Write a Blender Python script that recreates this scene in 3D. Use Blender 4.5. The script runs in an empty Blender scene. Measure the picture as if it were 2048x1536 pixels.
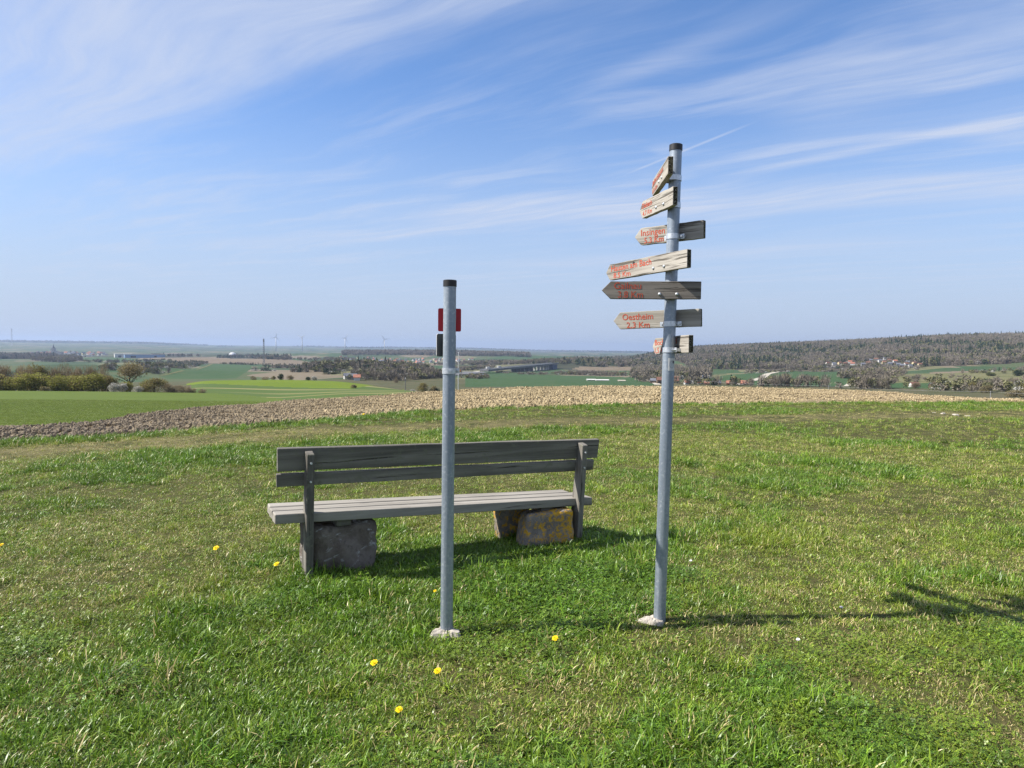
import bpy, bmesh, math, random
import numpy as np
from mathutils import Vector, Matrix, Euler

rng = np.random.default_rng(7)
random.seed(7)
sc = bpy.context.scene
COL = sc.collection

# ------------------------------------------------------------------ camera
F_PX, CAM_H = 1390.0, 1.5
PITCH, ROLL = math.atan(73 / F_PX), math.radians(0.65)
cF = np.array([0, math.cos(PITCH), -math.sin(PITCH)])
_u0 = np.array([0, math.sin(PITCH), math.cos(PITCH)])
_r0 = np.array([1.0, 0, 0])
cU = math.cos(ROLL) * _u0 - math.sin(ROLL) * _r0
cR = math.cos(ROLL) * _r0 + math.sin(ROLL) * _u0
CAM = np.array([0, 0, CAM_H])
cam = bpy.data.cameras.new('camera')
cam.sensor_width = 36
cam.lens = F_PX / 2048 * 36
cam.clip_start, cam.clip_end = 0.05, 60000
camo = bpy.data.objects.new('camera', cam)
COL.objects.link(camo)
camo.matrix_world = Matrix(((cR[0], cU[0], -cF[0], 0), (cR[1], cU[1], -cF[1], 0), (cR[2], cU[2], -cF[2], CAM_H), (0, 0, 0, 1)))
sc.camera = camo


def ray(px, py):
    return cF + cR * (px - 1024) / F_PX - cU * (py - 768) / F_PX


def at(px, py, depth):
    d = ray(px, py)
    return CAM + d * (depth / d[1])


# ------------------------------------------------------------------ render settings
sc.render.engine = 'CYCLES'
cy = sc.cycles
cy.max_bounces = 5
cy.diffuse_bounces = 2
cy.glossy_bounces = 2
cy.transmission_bounces = 2
cy.transparent_max_bounces = 4
cy.volume_bounces = 0
cy.caustics_reflective = cy.caustics_refractive = False
cy.use_denoising = True
cy.denoising_prefilter = 'NONE'
cy.use_adaptive_sampling = True
cy.adaptive_threshold = 0.01
cy.sample_clamp_indirect = 4
vs = sc.view_settings
vs.view_transform = 'Standard'
vs.look = 'None'
vs.gamma = 1
vs.exposure = 0.965
vs.use_curve_mapping = False

# ------------------------------------------------------------------ sun
SUN_EL = math.radians(44.5)
_sh = np.array([0.99, 0.08])
_sh = _sh / np.linalg.norm(_sh)          # direction in which shadows fall
sun = bpy.data.lights.new('sun', 'SUN')
sun.energy = 5.0
sun.angle = math.radians(0.53)
sun.color = (1.0, 0.95, 0.87)
suno = bpy.data.objects.new('sun', sun)
COL.objects.link(suno)
sdir = Vector((_sh[0] * math.cos(SUN_EL), _sh[1] * math.cos(SUN_EL), -math.sin(SUN_EL)))
suno.rotation_euler = sdir.to_track_quat('-Z', 'Y').to_euler()
suno.location = (-20, -4, 30)


# ------------------------------------------------------------------ node expression helper
class X:
    """A node socket with arithmetic."""
    def __init__(s, nt, sock):
        s.nt, s.s = nt, sock

    def m(s, op, *a, clamp=False):
        n = s.nt.nodes.new('ShaderNodeMath')
        n.operation = op
        n.use_clamp = clamp
        for i, v in enumerate((s,) + a):
            if isinstance(v, X):
                s.nt.links.new(v.s, n.inputs[i])
            else:
                n.inputs[i].default_value = v
        return X(s.nt, n.outputs[0])

    def __add__(s, o): return s.m('ADD', o)
    def __radd__(s, o): return s.m('ADD', o)
    def __sub__(s, o): return s.m('SUBTRACT', o)
    def __mul__(s, o): return s.m('MULTIPLY', o)
    def __rmul__(s, o): return s.m('MULTIPLY', o)
    def __truediv__(s, o): return s.m('DIVIDE', o)

    def step(s, a, b, lo=0.0, hi=1.0, smooth=True):
        n = s.nt.nodes.new('ShaderNodeMapRange')
        n.interpolation_type = 'SMOOTHSTEP' if smooth else 'LINEAR'
        s.nt.links.new(s.s, n.inputs[0])
        for i, v in zip((1, 2, 3, 4), (a, b, lo, hi)):
            n.inputs[i].default_value = v
        return X(s.nt, n.outputs[0])


def comb(nt, x, y, z=0.0):
    n = nt.nodes.new('ShaderNodeCombineXYZ')
    for i, v in enumerate((x, y, z)):
        if isinstance(v, X):
            nt.links.new(v.s, n.inputs[i])
        else:
            n.inputs[i].default_value = v
    return X(nt, n.outputs[0])


def noise(nt, vec, scale=1.0, detail=4.0, rough=0.55, dist=0.0, out=0):
    n = nt.nodes.new('ShaderNodeTexNoise')
    if vec is not None:
        nt.links.new(vec.s, n.inputs['Vector'])
    n.inputs['Scale'].default_value = scale
    n.inputs['Detail'].default_value = detail
    n.inputs['Roughness'].default_value = rough
    n.inputs['Distortion'].default_value = dist
    return X(nt, n.outputs[out])


def mapping(nt, vec, scale=(1, 1, 1), loc=(0, 0, 0), rot=(0, 0, 0)):
    n = nt.nodes.new('ShaderNodeMapping')
    nt.links.new(vec.s, n.inputs['Vector'])
    n.inputs['Scale'].default_value = scale
    n.inputs['Location'].default_value = loc
    n.inputs['Rotation'].default_value = rot
    return X(nt, n.outputs[0])


def col(nt, c):
    n = nt.nodes.new('ShaderNodeRGB')
    n.outputs[0].default_value = (c[0], c[1], c[2], 1)
    return X(nt, n.outputs[0])


def mix(nt, fac, a, b, mode='MIX'):
    n = nt.nodes.new('ShaderNodeMix')
    n.data_type = 'RGBA'
    n.blend_type = mode
    n.clamp_factor = True
    for sock, v in ((n.inputs[0], fac), (n.inputs[6], a), (n.inputs[7], b)):
        if isinstance(v, X):
            nt.links.new(v.s, sock)
        elif isinstance(v, (tuple, list)):
            sock.default_value = (v[0], v[1], v[2], 1)
        else:
            sock.default_value = v
    return X(nt, n.outputs[2])


def attr(nt, name, kind='GEOMETRY', out='Fac'):
    n = nt.nodes.new('ShaderNodeAttribute')
    n.attribute_type = kind
    n.attribute_name = name
    return X(nt, n.outputs[out])


def geom(nt, out='Position'):
    n = nt.nodes.new('ShaderNodeNewGeometry')
    return X(nt, n.outputs[out])


def objcoord(nt):
    n = nt.nodes.new('ShaderNodeTexCoord')
    return X(nt, n.outputs['Object'])


def objrandom(nt):
    n = nt.nodes.new('ShaderNodeObjectInfo')
    return X(nt, n.outputs['Random'])


def bump(nt, h, strength=0.5, dist=0.01):
    n = nt.nodes.new('ShaderNodeBump')
    nt.links.new(h.s, n.inputs['Height'])
    n.inputs['Strength'].default_value = strength
    n.inputs['Distance'].default_value = dist
    return X(nt, n.outputs[0])


def sep(nt, v):
    n = nt.nodes.new('ShaderNodeSeparateXYZ')
    nt.links.new(v.s, n.inputs[0])
    return [X(nt, o) for o in n.outputs]


def new_mat(name):
    m = bpy.data.materials.new(name)
    m.use_nodes = True
    nt = m.node_tree
    nt.nodes.clear()
    out = nt.nodes.new('ShaderNodeOutputMaterial')
    return m, nt, out


ALB = 0.72       # overall calibration of the surface colours to the exposure


def alb(nt, c):
    if isinstance(c, X):
        return mix(nt, 1.0, c, (ALB, ALB, ALB), 'MULTIPLY')
    return tuple(v * ALB for v in c)


def principled(nt, out, base, rough=0.7, metal=0.0, spec=0.3, normal=None, link=True, scale=True):
    if scale and metal < 0.3:
        base = alb(nt, base)
    b = nt.nodes.new('ShaderNodeBsdfPrincipled')
    for key, v in (('Base Color', base), ('Roughness', rough), ('Metallic', metal), ('Specular IOR Level', spec)):
        if isinstance(v, X):
            nt.links.new(v.s, b.inputs[key])
        elif isinstance(v, (tuple, list)):
            b.inputs[key].default_value = (v[0], v[1], v[2], 1)
        else:
            b.inputs[key].default_value = v
    if normal is not None:
        nt.links.new(normal.s, b.inputs['Normal'])
    if link:
        nt.links.new(b.outputs[0], out.inputs[0])
    return b


# ------------------------------------------------------------------ world: sky and cirrus
world = bpy.data.worlds.new('World')
sc.world = world
world.use_nodes = True
world.cycles.sampling_method = 'MANUAL'
world.cycles.sample_map_resolution = 256
wt = world.node_tree
wt.nodes.clear()
w_out = wt.nodes.new('ShaderNodeOutputWorld')
w_bg = wt.nodes.new('ShaderNodeBackground')
w_bg.inputs['Strength'].default_value = 0.07
wt.links.new(w_bg.outputs[0], w_out.inputs[0])
sky = wt.nodes.new('ShaderNodeTexSky')
sky.sky_type = 'NISHITA'
sky.sun_disc = False
sky.sun_elevation = SUN_EL
sky.sun_rotation = math.atan2(-_sh[0], -_sh[1])
sky.altitude = 400
sky.air_density = 1.0
sky.dust_density = 0.6
sky.ozone_density = 3.0
skyx = X(wt, sky.outputs[0])
_tc = wt.nodes.new('ShaderNodeTexCoord')
dirv = X(wt, _tc.outputs['Generated'])
dx, dy, dz = sep(wt, dirv)
zc = dz.m('MAXIMUM', 0.02)
cu, cv = dx / zc, dy / zc                       # cloud-layer coordinates (layer height = 1)
# cirrus streaks lie along one wind direction
WAZ = math.radians(128)
wa = (math.sin(WAZ), math.cos(WAZ))
ws = cu * wa[0] + cv * wa[1]
wtv = cu * (-wa[1]) + cv * wa[0]
warp = noise(wt, comb(wt, cu, cv), 0.55, 2, 0.5)
wtw = wtv + (warp - 0.5) * 0.9
fib = noise(wt, comb(wt, ws * 0.55, wtw * 2.6), 1.0, 5, 0.62, 0.0)
fine = noise(wt, comb(wt, ws * 1.2, wtw * 9.0, 3.0), 1.0, 3, 0.6, 0.0)
broad = noise(wt, comb(wt, ws * 0.16, wtw * 0.42, 5.0), 1.0, 1, 0.5, 0.0)


def uvdir(px, py):
    d = ray(px, py)
    return d[0] / d[2], d[1] / d[2]


def seg_mask(a, b, width, wob=0.0, taper=0.35):
    """A streak of cloud between two points of the cloud layer."""
    (ax, ay), (bx, by) = a, b
    L = math.hypot(bx - ax, by - ay)
    ex, ey = (bx - ax) / L, (by - ay) / L
    pu = cu - ax
    pv = cv - ay
    along = (pu * ex + pv * ey) / L
    across = (pu * (-ey) + pv * ex)
    if wob:
        across = across + (warp - 0.5) * wob
    across = across.m('ABSOLUTE')
    body = across.step(0.0, width, 1.0, 0.0)
    ends = along.step(0.0, taper) * along.step(1.0 - taper * 0.6, 1.15, 1.0, 0.0)
    return body * ends


clouds = (fib.step(0.42, 0.74) * 0.50 + 0.05) * broad.step(0.35, 0.62, 0.35, 1.0)
# the large cirrus sheet to the left overhead
(ex0, ey0), (ex1, ey1) = uvdir(80, 320), uvdir(1050, 0)
_l = math.hypot(ex1 - ex0, ey1 - ey0)
edge = (cu - ex0) * ((ey1 - ey0) / _l) + (cv - ey0) * (-(ex1 - ex0) / _l)
edge = edge + (warp - 0.5) * 0.7 + (fib - 0.5) * 0.5
sheet = edge.step(-0.32, 0.30) * (fib.step(0.25, 0.7) * 0.40 + fine.step(0.3, 0.75) * 0.16 + 0.34)
clouds = clouds.m('MAXIMUM', sheet * 0.95)


def add_band(a, b, width, strength, wob=0.3, taper=0.35, tex=True):
    global clouds
    mk = seg_mask(uvdir(*a), uvdir(*b), width, wob, taper)
    if tex:
        mk = mk * (fine.step(0.25, 0.75) * 0.55 + 0.45)
    clouds = clouds + mk * strength


add_band((1360, 374), (2120, 215), 0.14, 0.52, 0.15, 0.35)
add_band((1420, 330), (2300, 160), 0.5, 0.28, 0.3, 0.5)
add_band((1130, 203), (1640, -15), 0.13, 0.26, 0.06, 0.4)
add_band((1236, 355), (1480, 256), 0.022, 0.42, 0.0, 0.3, False)
add_band((1480, 256), (2400, -40), 0.45, 0.42, 0.25, 0.3)
add_band((700, 445), (2300, 360), 0.75, 0.70, 0.8, 0.25)
add_band((330, 500), (980, 452), 0.5, 0.36, 0.6, 0.35)
add_band((900, 540), (1900, 480), 1.0, 0.42, 1.2, 0.35)
add_band((1880, 250), (2160, 270), 0.26, 0.45, 0.3, 0.5)
add_band((1290, 305), (1360, 290), 0.13, 0.42, 0.15, 0.4)
clouds = clouds.m('MINIMUM', 0.86) * dz.step(0.02, 0.12)
# veil towards the horizon
hz = dz.step(0.0, 0.36, 0.90, 0.0)
skysat = wt.nodes.new('ShaderNodeHueSaturation')
wt.links.new(skyx.s, skysat.inputs['Color'])
skysat.inputs['Saturation'].default_value = 1.20
skysat.inputs['Value'].default_value = 1.42
SKYC = mix(wt, 1.0, X(wt, skysat.outputs[0]), (1.05, 0.93, 0.97), 'MULTIPLY')
CLOUD_COL = (4.7, 5.2, 6.4)
w1 = mix(wt, hz, SKYC, (3.4, 4.2, 5.7))
w2 = mix(wt, clouds, w1, CLOUD_COL)
wt.links.new(w2.s, w_bg.inputs['Color'])


# ------------------------------------------------------------------ mesh helpers
def mesh_obj(name, verts, faces, mat=None, parent=None, smooth=False, mats=None, midx=None):
    me = bpy.data.meshes.new(name)
    me.from_pydata([tuple(map(float, v)) for v in verts], [], [tuple(map(int, f)) for f in faces])
    if mats:
        for m in mats:
            me.materials.append(m)
        if midx is not None:
            me.polygons.foreach_set('material_index', np.asarray(midx, dtype=np.int32))
    elif mat:
        me.materials.append(mat)
    if smooth:
        me.polygons.foreach_set('use_smooth', np.ones(len(me.polygons), dtype=bool))
    me.update()
    o = bpy.data.objects.new(name, me)
    COL.objects.link(o)
    if parent:
        o.parent = parent
    return o


def fast_mesh(name, V, Fq, mat=None, smooth=False):
    """V (n,3), Fq (m,k) numpy arrays with a constant face size."""
    me = bpy.data.meshes.new(name)
    n, (m, k) = len(V), Fq.shape
    me.vertices.add(n)
    me.vertices.foreach_set('co', np.ascontiguousarray(V, dtype=np.float32).ravel())
    me.loops.add(m * k)
    me.loops.foreach_set('vertex_index', np.ascontiguousarray(Fq, dtype=np.int32).ravel())
    me.polygons.add(m)
    me.polygons.foreach_set('loop_start', np.arange(0, m * k, k, dtype=np.int32))
    if smooth:
        me.polygons.foreach_set('use_smooth', np.ones(m, dtype=bool))
    if mat:
        me.materials.append(mat)
    me.update(calc_edges=True)
    me.validate()
    return me


def add_attr(me, name, data):
    a = me.attributes.new(name, 'FLOAT', 'POINT')
    a.data.foreach_set('value', np.ascontiguousarray(data, dtype=np.float32))


def link(name, me, parent=None):
    o = bpy.data.objects.new(name, me)
    COL.objects.link(o)
    if parent:
        o.parent = parent
    return o


def empty(name, loc=(0, 0, 0), rot=(0, 0, 0)):
    o = bpy.data.objects.new(name, None)
    o.empty_display_size = 0.1
    COL.objects.link(o)
    o.location = tuple(map(float, loc))
    o.rotation_euler = rot
    return o


def tag(o, label=None, cat=None, group=None, kind=None):
    for k, v in (('label', label), ('category', cat), ('group', group), ('kind', kind)):
        if v:
            o[k] = v
    return o


class MB:
    def __init__(s):
        s.v, s.f, s.m = [], [], []

    def add(s, verts, faces, mi=0):
        b = len(s.v)
        s.v += [tuple(map(float, q)) for q in verts]
        s.f += [tuple(b + i for i in q) for q in faces]
        s.m += [mi] * len(faces)
        return s

    def box(s, x0, x1, y0, y1, z0, z1, mi=0):
        v = [(x0, y0, z0), (x1, y0, z0), (x1, y1, z0), (x0, y1, z0), (x0, y0, z1), (x1, y0, z1), (x1, y1, z1), (x0, y1, z1)]
        return s.add(v, [(0, 3, 2, 1), (4, 5, 6, 7), (0, 1, 5, 4), (1, 2, 6, 5), (2, 3, 7, 6), (3, 0, 4, 7)], mi)

    def tube(s, p0, p1, r0, r1=None, n=12, mi=0, caps=True):
        p0, p1 = Vector(p0), Vector(p1)
        r1 = r0 if r1 is None else r1
        ax = (p1 - p0).normalized()
        t = Vector((0, 0, 1)) if abs(ax.z) < 0.9 else Vector((1, 0, 0))
        a = ax.cross(t).normalized()
        b = ax.cross(a)
        vs_ = []
        for p, r in ((p0, r0), (p1, r1)):
            for i in range(n):
                th = 2 * math.pi * i / n
                vs_.append(p + a * (r * math.cos(th)) + b * (r * math.sin(th)))
        fs = [(i, (i + 1) % n, n + (i + 1) % n, n + i)[::-1] for i in range(n)]
        if caps:
            fs += [tuple(range(n)), tuple(range(2 * n - 1, n - 1, -1))]
        return s.add(vs_, fs, mi)

    def build(s, name, mat=None, parent=None, smooth=False, mats=None):
        return mesh_obj(name, s.v, s.f, mat, parent, smooth, mats, s.m if mats else None)


def bevel(o, w=0.004, seg=2):
    bm = bmesh.new()
    bm.from_mesh(o.data)
    bmesh.ops.recalc_face_normals(bm, faces=bm.faces)
    ed = [e for e in bm.edges if len(e.link_faces) == 2 and e.calc_face_angle(0) > 0.5]
    bmesh.ops.bevel(bm, geom=ed, offset=w, segments=seg, profile=0.5, affect='EDGES')
    bm.to_mesh(o.data)
    bm.free()
    return o


def vnoise(x, y, seed=0):
    """Value noise on a lattice, 0..1, vectorised."""
    x, y = np.asarray(x, float), np.asarray(y, float)
    xi, yi = np.floor(x).astype(np.int64), np.floor(y).astype(np.int64)
    fx, fy = x - xi, y - yi
    fx, fy = fx * fx * (3 - 2 * fx), fy * fy * (3 - 2 * fy)

    def h(a, b):
        n = (a * 374761393 + b * 668265263 + seed * 1442695041) & 0xFFFFFFFF
        n = ((n ^ (n >> 13)) * 1274126177) & 0xFFFFFFFF
        return ((n ^ (n >> 16)) & 0xFFFF) / 65535.0
    return (h(xi, yi) * (1 - fx) + h(xi + 1, yi) * fx) * (1 - fy) + (h(xi, yi + 1) * (1 - fx) + h(xi + 1, yi + 1) * fx) * fy


def fbm(x, y, seed=0, octv=4):
    t, a, s = 0, 0.5, 0
    for i in range(octv):
        t = t + a * vnoise(x * 2 ** i, y * 2 ** i, seed + i)
        s += a
        a *= 0.5
    return t / s


def sstep(x, a, b):
    t = np.clip((x - a) / (b - a), 0, 1)
    return t * t * (3 - 2 * t)


# ------------------------------------------------------------------ terrain height
def az_of(px):
    d = ray(px, 695 + 0.01135 * (px - 1024))
    return math.atan2(d[0], d[1])


def z_on_ray(px, py, r):
    d = ray(px, py)
    return CAM_H + r * d[2] / math.hypot(d[0], d[1])


def flat_r(px, py):
    d = ray(px, py)
    t = -CAM_H / d[2]
    return math.hypot(d[0], d[1]) * t


FLOOR = [(700, -30), (1000, -35), (1500, -40), (2200, -44), (3500, -48), (5000, -46)]
FARL = [(7000, -30), (10000, -4), (13000, 14), (18000, 10)]
FARM = [(7000, -38), (10000, -30), (13000, -20), (18000, -22)]
FARR = [(7000, -46), (10000, -50), (13000, -54), (18000, -54)]
# view direction (as a column of the photograph): far limit of the meadow, then (distance, row seen) or ('z', distance, height)
PROFILE = {
    -500: (885, [(24, 856), (205, 779), ('z', 300, -17), ('z', 450, -25)] + [('z',) + q for q in FLOOR + FARL]),
    0: (885, [(24, 853), (205, 779), ('z', 300, -17), ('z', 450, -25)] + [('z',) + q for q in FLOOR + FARL]),
    300: (864, [(34, 822), (205, 783), ('z', 300, -17), ('z', 450, -25)] + [('z',) + q for q in FLOOR + FARL]),
    400: (853, [(40, 812), (200, 787), (290, 767), (340, 759), ('z', 420, -21), ('z', 520, -26)] + [('z',) + q for q in FLOOR + FARM]),
    560: (842, [(48, 800), (190, 793), (260, 775), (340, 757), ('z', 420, -20.5), ('z', 520, -26)] + [('z',) + q for q in FLOOR + FARM]),
    680: (833, [(50, 794), (180, 786), (260, 776), (340, 760), ('z', 420, -22), ('z', 520, -26.5)] + [('z',) + q for q in FLOOR + FARM]),
    760: (826, [(51, 789), (190, 783), (270, 777.5), (320, 770), ('z', 400, -23), ('z', 520, -27)] + [('z',) + q for q in FLOOR + FARM]),
    830: (821, [(51, 784), (190, 781), (260, 780), ('z', 400, -25), ('z', 520, -27)] + [('z',) + q for q in FLOOR + FARM]),
    930: (816, [(49, 778), ('z', 90, -5.2), ('z', 200, -17), ('z', 500, -26.5)] + [('z',) + q for q in FLOOR + FARM]),
    1080: (812, [(48, 772), ('z', 90, -5.0), ('z', 200, -17), ('z', 500, -26.5)] + [('z',) + q for q in FLOOR + FARR]),
    1200: (809, [(48, 770.5), ('z', 90, -5.0), ('z', 200, -17), ('z', 500, -26)] + [('z',) + q for q in FLOOR + FARR]),
    1280: (807, [(48, 771), ('z', 90, -5.0), ('z', 200, -16), ('z', 500, -25), ('z', 700, -29), ('z', 1100, -35), ('z', 1600, -38), ('z', 2050, -27), ('z', 2500, -34)] + [('z',) + q for q in FLOOR[4:] + FARR]),
    1340: (806, [(48, 771.5), ('z', 90, -5.0), ('z', 200, -15), ('z', 500, -24.5), ('z', 700, -28), ('z', 1100, -34), ('z', 1500, -32), ('z', 2050, -9), ('z', 2500, -8), ('z', 4000, -40)] + [('z',) + q for q in FARR]),
    1400: (806, [(48, 772), ('z', 90, -5.0), ('z', 200, -15), ('z', 500, -24.5), ('z', 700, -28), ('z', 1100, -33), ('z', 1450, -24), ('z', 2000, 0), ('z', 2500, 3), ('z', 4000, -30)] + [('z',) + q for q in FARR]),
    1520: (805, [(47, 773.5), ('z', 90, -4.8), ('z', 200, -14), ('z', 500, -23.5), ('z', 750, -26.5), ('z', 1080, -30), ('z', 1500, -15), ('z', 2000, 9), ('z', 2500, 13), ('z', 4000, -10)] + [('z',) + q for q in FARR]),
    1700: (804, [(44, 778), ('z', 85, -4.9), ('z', 200, -14), ('z', 480, -22), ('z', 760, -25.5), ('z', 1080, -27.5), ('z', 1500, -8), ('z', 1950, 20), ('z', 2500, 24), ('z', 4000, 0)] + [('z',) + q for q in FARR]),
    1811: (803.5, [(41, 784), ('z', 80, -5.2), ('z', 200, -13), ('z', 430, -20), ('z', 760, -23), ('z', 1080, -23), ('z', 1450, -5), ('z', 1900, 28), ('z', 2400, 32), ('z', 4000, 0)] + [('z',) + q for q in FARR]),
    2048: (803, [(35, 798.5), ('z', 70, -5.5), ('z', 200, -12.5), ('z', 360, -16), ('z', 760, -19), ('z', 1080, -18), ('z', 1450, 3), ('z', 1950, 38), ('z', 2400, 42), ('z', 4000, 10)] + [('z',) + q for q in FARR]),
    2700: (806, [(33, 806), ('z', 70, -5.5), ('z', 200, -12.5), ('z', 360, -16), ('z', 760, -18), ('z', 1080, -14), ('z', 1450, 8), ('z', 1950, 42), ('z', 2400, 46), ('z', 4000, 10)] + [('z',) + q for q in FARR]),
}
NR, NA = 720, 721
LR0, LR1 = math.log(0.3), math.log(18000)
lr = np.linspace(LR0, LR1, NR)
paz = np.array([az_of(p) for p in PROFILE])
edge_r = np.array([flat_r(p, v[0]) for p, v in PROFILE.items()])
ptab = []
for p, (me_, nodes) in PROFILE.items():
    R_ = [0.3, flat_r(p, me_) * 0.8, flat_r(p, me_)]
    Z_ = [0.0, 0.0, -0.02]
    for q in nodes:
        if q[0] == 'z':
            R_.append(q[1]); Z_.append(q[2])
        else:
            R_.append(q[0]); Z_.append(z_on_ray(p, q[1], q[0]))
    ptab.append(np.interp(lr, np.log(R_), Z_))
ptab = np.array(ptab)
# smooth every profile a little along the distance
kern = np.exp(-0.5 * (np.arange(-9, 10) / 3.2) ** 2)
kern /= kern.sum()
ptab = np.array([np.convolve(np.pad(q, 9, mode='edge'), kern, mode='valid') for q in ptab])
azg = np.radians(np.linspace(-180, 180, NA))
ZT = np.array([np.interp(azg, paz, ptab[:, j]) for j in range(NR)]).T
k2 = np.exp(-0.5 * (np.arange(-3, 4) / 1.3) ** 2)
k2 /= k2.sum()
ZT = sum(k2[i] * np.roll(ZT, i - 3, axis=0) for i in range(7))


def bump_at(px, r, height, sx, sr):
    a = az_of(px)
    return (math.sin(a) * r, math.cos(a) * r, height, sx, sr, a)


BUMPS = [bump_at(735, 820, 11, 60, 50), bump_at(800, 640, 4.0, 40, 40), bump_at(1230, 1500, 10, 130, 90), bump_at(1130, 1420, 6, 90, 80),
         bump_at(150, 900, 10, 90, 70), bump_at(460, 1900, 8, 260, 160), bump_at(850, 2900, 22, 520, 260)]


def terrain(x, y):
    x, y = np.asarray(x, float), np.asarray(y, float)
    r = np.maximum(np.hypot(x, y), 0.31)
    a = np.arctan2(x, y)
    fi = np.clip((a + math.pi) / (2 * math.pi) * (NA - 1), 0, NA - 1.001)
    fj = np.clip((np.log(r) - LR0) / (LR1 - LR0) * (NR - 1), 0, NR - 1.001)
    i, j = fi.astype(int), fj.astype(int)
    u, v = fi - i, fj - j
    z = (ZT[i, j] * (1 - u) + ZT[i + 1, j] * u) * (1 - v) + (ZT[i, j + 1] * (1 - u) + ZT[i + 1, j + 1] * u) * v
    for bx, by, h, sx, sr, ba in BUMPS:
        du = (x - bx) * math.cos(ba) - (y - by) * math.sin(ba)
        dv = (x - bx) * math.sin(ba) + (y - by) * math.cos(ba)
        z = z + h * np.exp(-0.5 * ((du / sx) ** 2 + (dv / sr) ** 2))
    near = np.clip(r / 3.0, 0, 1) * sstep(r, 60, 20)
    z = z + near * 0.05 * (fbm(x * 0.7, y * 0.7, 3, 3) - 0.5)
    far = sstep(r, 300, 900)
    z = z + far * 5.0 * (fbm(x / 260.0, y / 260.0, 9, 3) - 0.5)
    return z


def tz(x, y):
    return float(terrain(np.array([x]), np.array([y]))[0])


def hit(px, py, rmin=2.0, rmax=17000):
    """Where the ground is met in a given view direction: world xyz."""
    d = ray(px, py)
    hh = math.hypot(d[0], d[1])
    rs = np.exp(np.linspace(math.log(rmin), math.log(rmax), 2600))
    xs, ys = d[0] / hh * rs, d[1] / hh * rs
    zs = CAM_H + d[2] / hh * rs
    g = terrain(xs, ys)
    w = np.nonzero(zs <= g)[0]
    k = w[0] if len(w) else len(rs) - 1
    return np.array([xs[k], ys[k], g[k]])


def meadow_edge(a, r_noise=True):
    return np.interp(a, paz, edge_r)


plough_far = np.array([24, 24, 34, 40, 48, 50, 51, 51, 58, 66, 66, 66, 66, 66, 66, 66, 60, 55, 50])
assert len(plough_far) == len(paz), (len(plough_far), len(paz))


def in_poly(x, y, P):
    P = np.asarray(P)
    c = np.zeros(np.shape(x), bool)
    j = len(P) - 1
    for i in range(len(P)):
        xi, yi, xj, yj = P[i, 0], P[i, 1], P[j, 0], P[j, 1]
        if yi != yj:
            c ^= ((yi > y) != (yj > y)) & (x < (xj - xi) * (y - yi) / (yj - yi) + xi)
        j = i
    return c


# ------------------------------------------------------------------ ground materials
def ground_mat(name, colours, scale, rough=0.95, bumps=None, scale2=None, stretch=None):
    m, nt, out = new_mat(name)
    p = geom(nt)
    if stretch:
        p = mapping(nt, p, stretch[0], rot=(0, 0, stretch[1]))
    a = noise(nt, p, scale, 5, 0.6)
    b = noise(nt, p, scale2 or scale * 7, 4, 0.6)
    c = mix(nt, a.step(0.35, 0.65), colours[0], colours[1])
    c = mix(nt, b.step(0.45, 0.72), c, colours[2])
    nrm = bump(nt, b, bumps[0], bumps[1]) if bumps else None
    principled(nt, out, c, rough, 0, 0.1, nrm)
    return m


m, nt, out = new_mat('meadow_soil')
p_ = geom(nt)
n1 = noise(nt, p_, 1.6, 5, 0.6)
n2 = noise(nt, p_, 24, 4, 0.6)
c = mix(nt, n1.step(0.35, 0.65), (0.050, 0.060, 0.016), (0.085, 0.085, 0.030))
c = mix(nt, n2.step(0.45, 0.72), c, (0.11, 0.09, 0.04))
tr_ = mix(nt, n2.step(0.35, 0.7), (0.22, 0.19, 0.085), (0.36, 0.30, 0.17))
c = mix(nt, attr(nt, 'worn') * n1.step(0.35, 0.65) * 0.45, c, tr_)
principled(nt, out, c, 0.95, 0, 0.1, bump(nt, n2, 0.8, 0.03))
M_MEADOW = m
M_PLOUGH = ground_mat('ploughed_earth', [(0.24, 0.185, 0.11), (0.29, 0.225, 0.14), (0.16, 0.12, 0.075)], 0.35, 0.95, (1.0, 0.06), 9)
M_CROP = ground_mat('young_crop', [(0.088, 0.135, 0.018), (0.104, 0.150, 0.022), (0.130, 0.160, 0.038)], 0.10, 0.9, (0.8, 0.08), 2.6)
M_YELLOW = ground_mat('yellow_green_crop', [(0.125, 0.185, 0.012), (0.15, 0.20, 0.014), (0.11, 0.165, 0.016)], 0.03, 0.9, None, 0.5)
M_GREEN2 = ground_mat('green_field', [(0.042, 0.088, 0.030), (0.052, 0.100, 0.034), (0.072, 0.105, 0.042)], 0.006, 0.9, None, 0.08)
M_BROWN2 = ground_mat('brown_field', [(0.19, 0.15, 0.105), (0.22, 0.175, 0.12), (0.16, 0.13, 0.085)], 0.006, 0.95, None, 0.06)
M_TAN = ground_mat('dry_grassland', [(0.19, 0.175, 0.085), (0.15, 0.155, 0.065), (0.11, 0.12, 0.05)], 0.012, 0.95, None, 0.08)
M_PATH = ground_mat('pale_gravel', [(0.50, 0.46, 0.38), (0.55, 0.51, 0.43), (0.42, 0.38, 0.31)], 0.05, 0.9, None, 0.5)
M_SCRUB = ground_mat('scrubland', [(0.085, 0.09, 0.04), (0.12, 0.105, 0.06), (0.06, 0.075, 0.03)], 0.02, 0.95, None, 0.12)
M_FOREST_FLOOR = ground_mat('forest_floor', [(0.075, 0.062, 0.045), (0.095, 0.078, 0.058), (0.055, 0.055, 0.032)], 0.03, 0.95, None, 0.2)
M_ROAD = ground_mat('asphalt', [(0.16, 0.16, 0.165), (0.19, 0.19, 0.195), (0.14, 0.14, 0.15)], 0.02, 0.8, None, 0.2)

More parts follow.
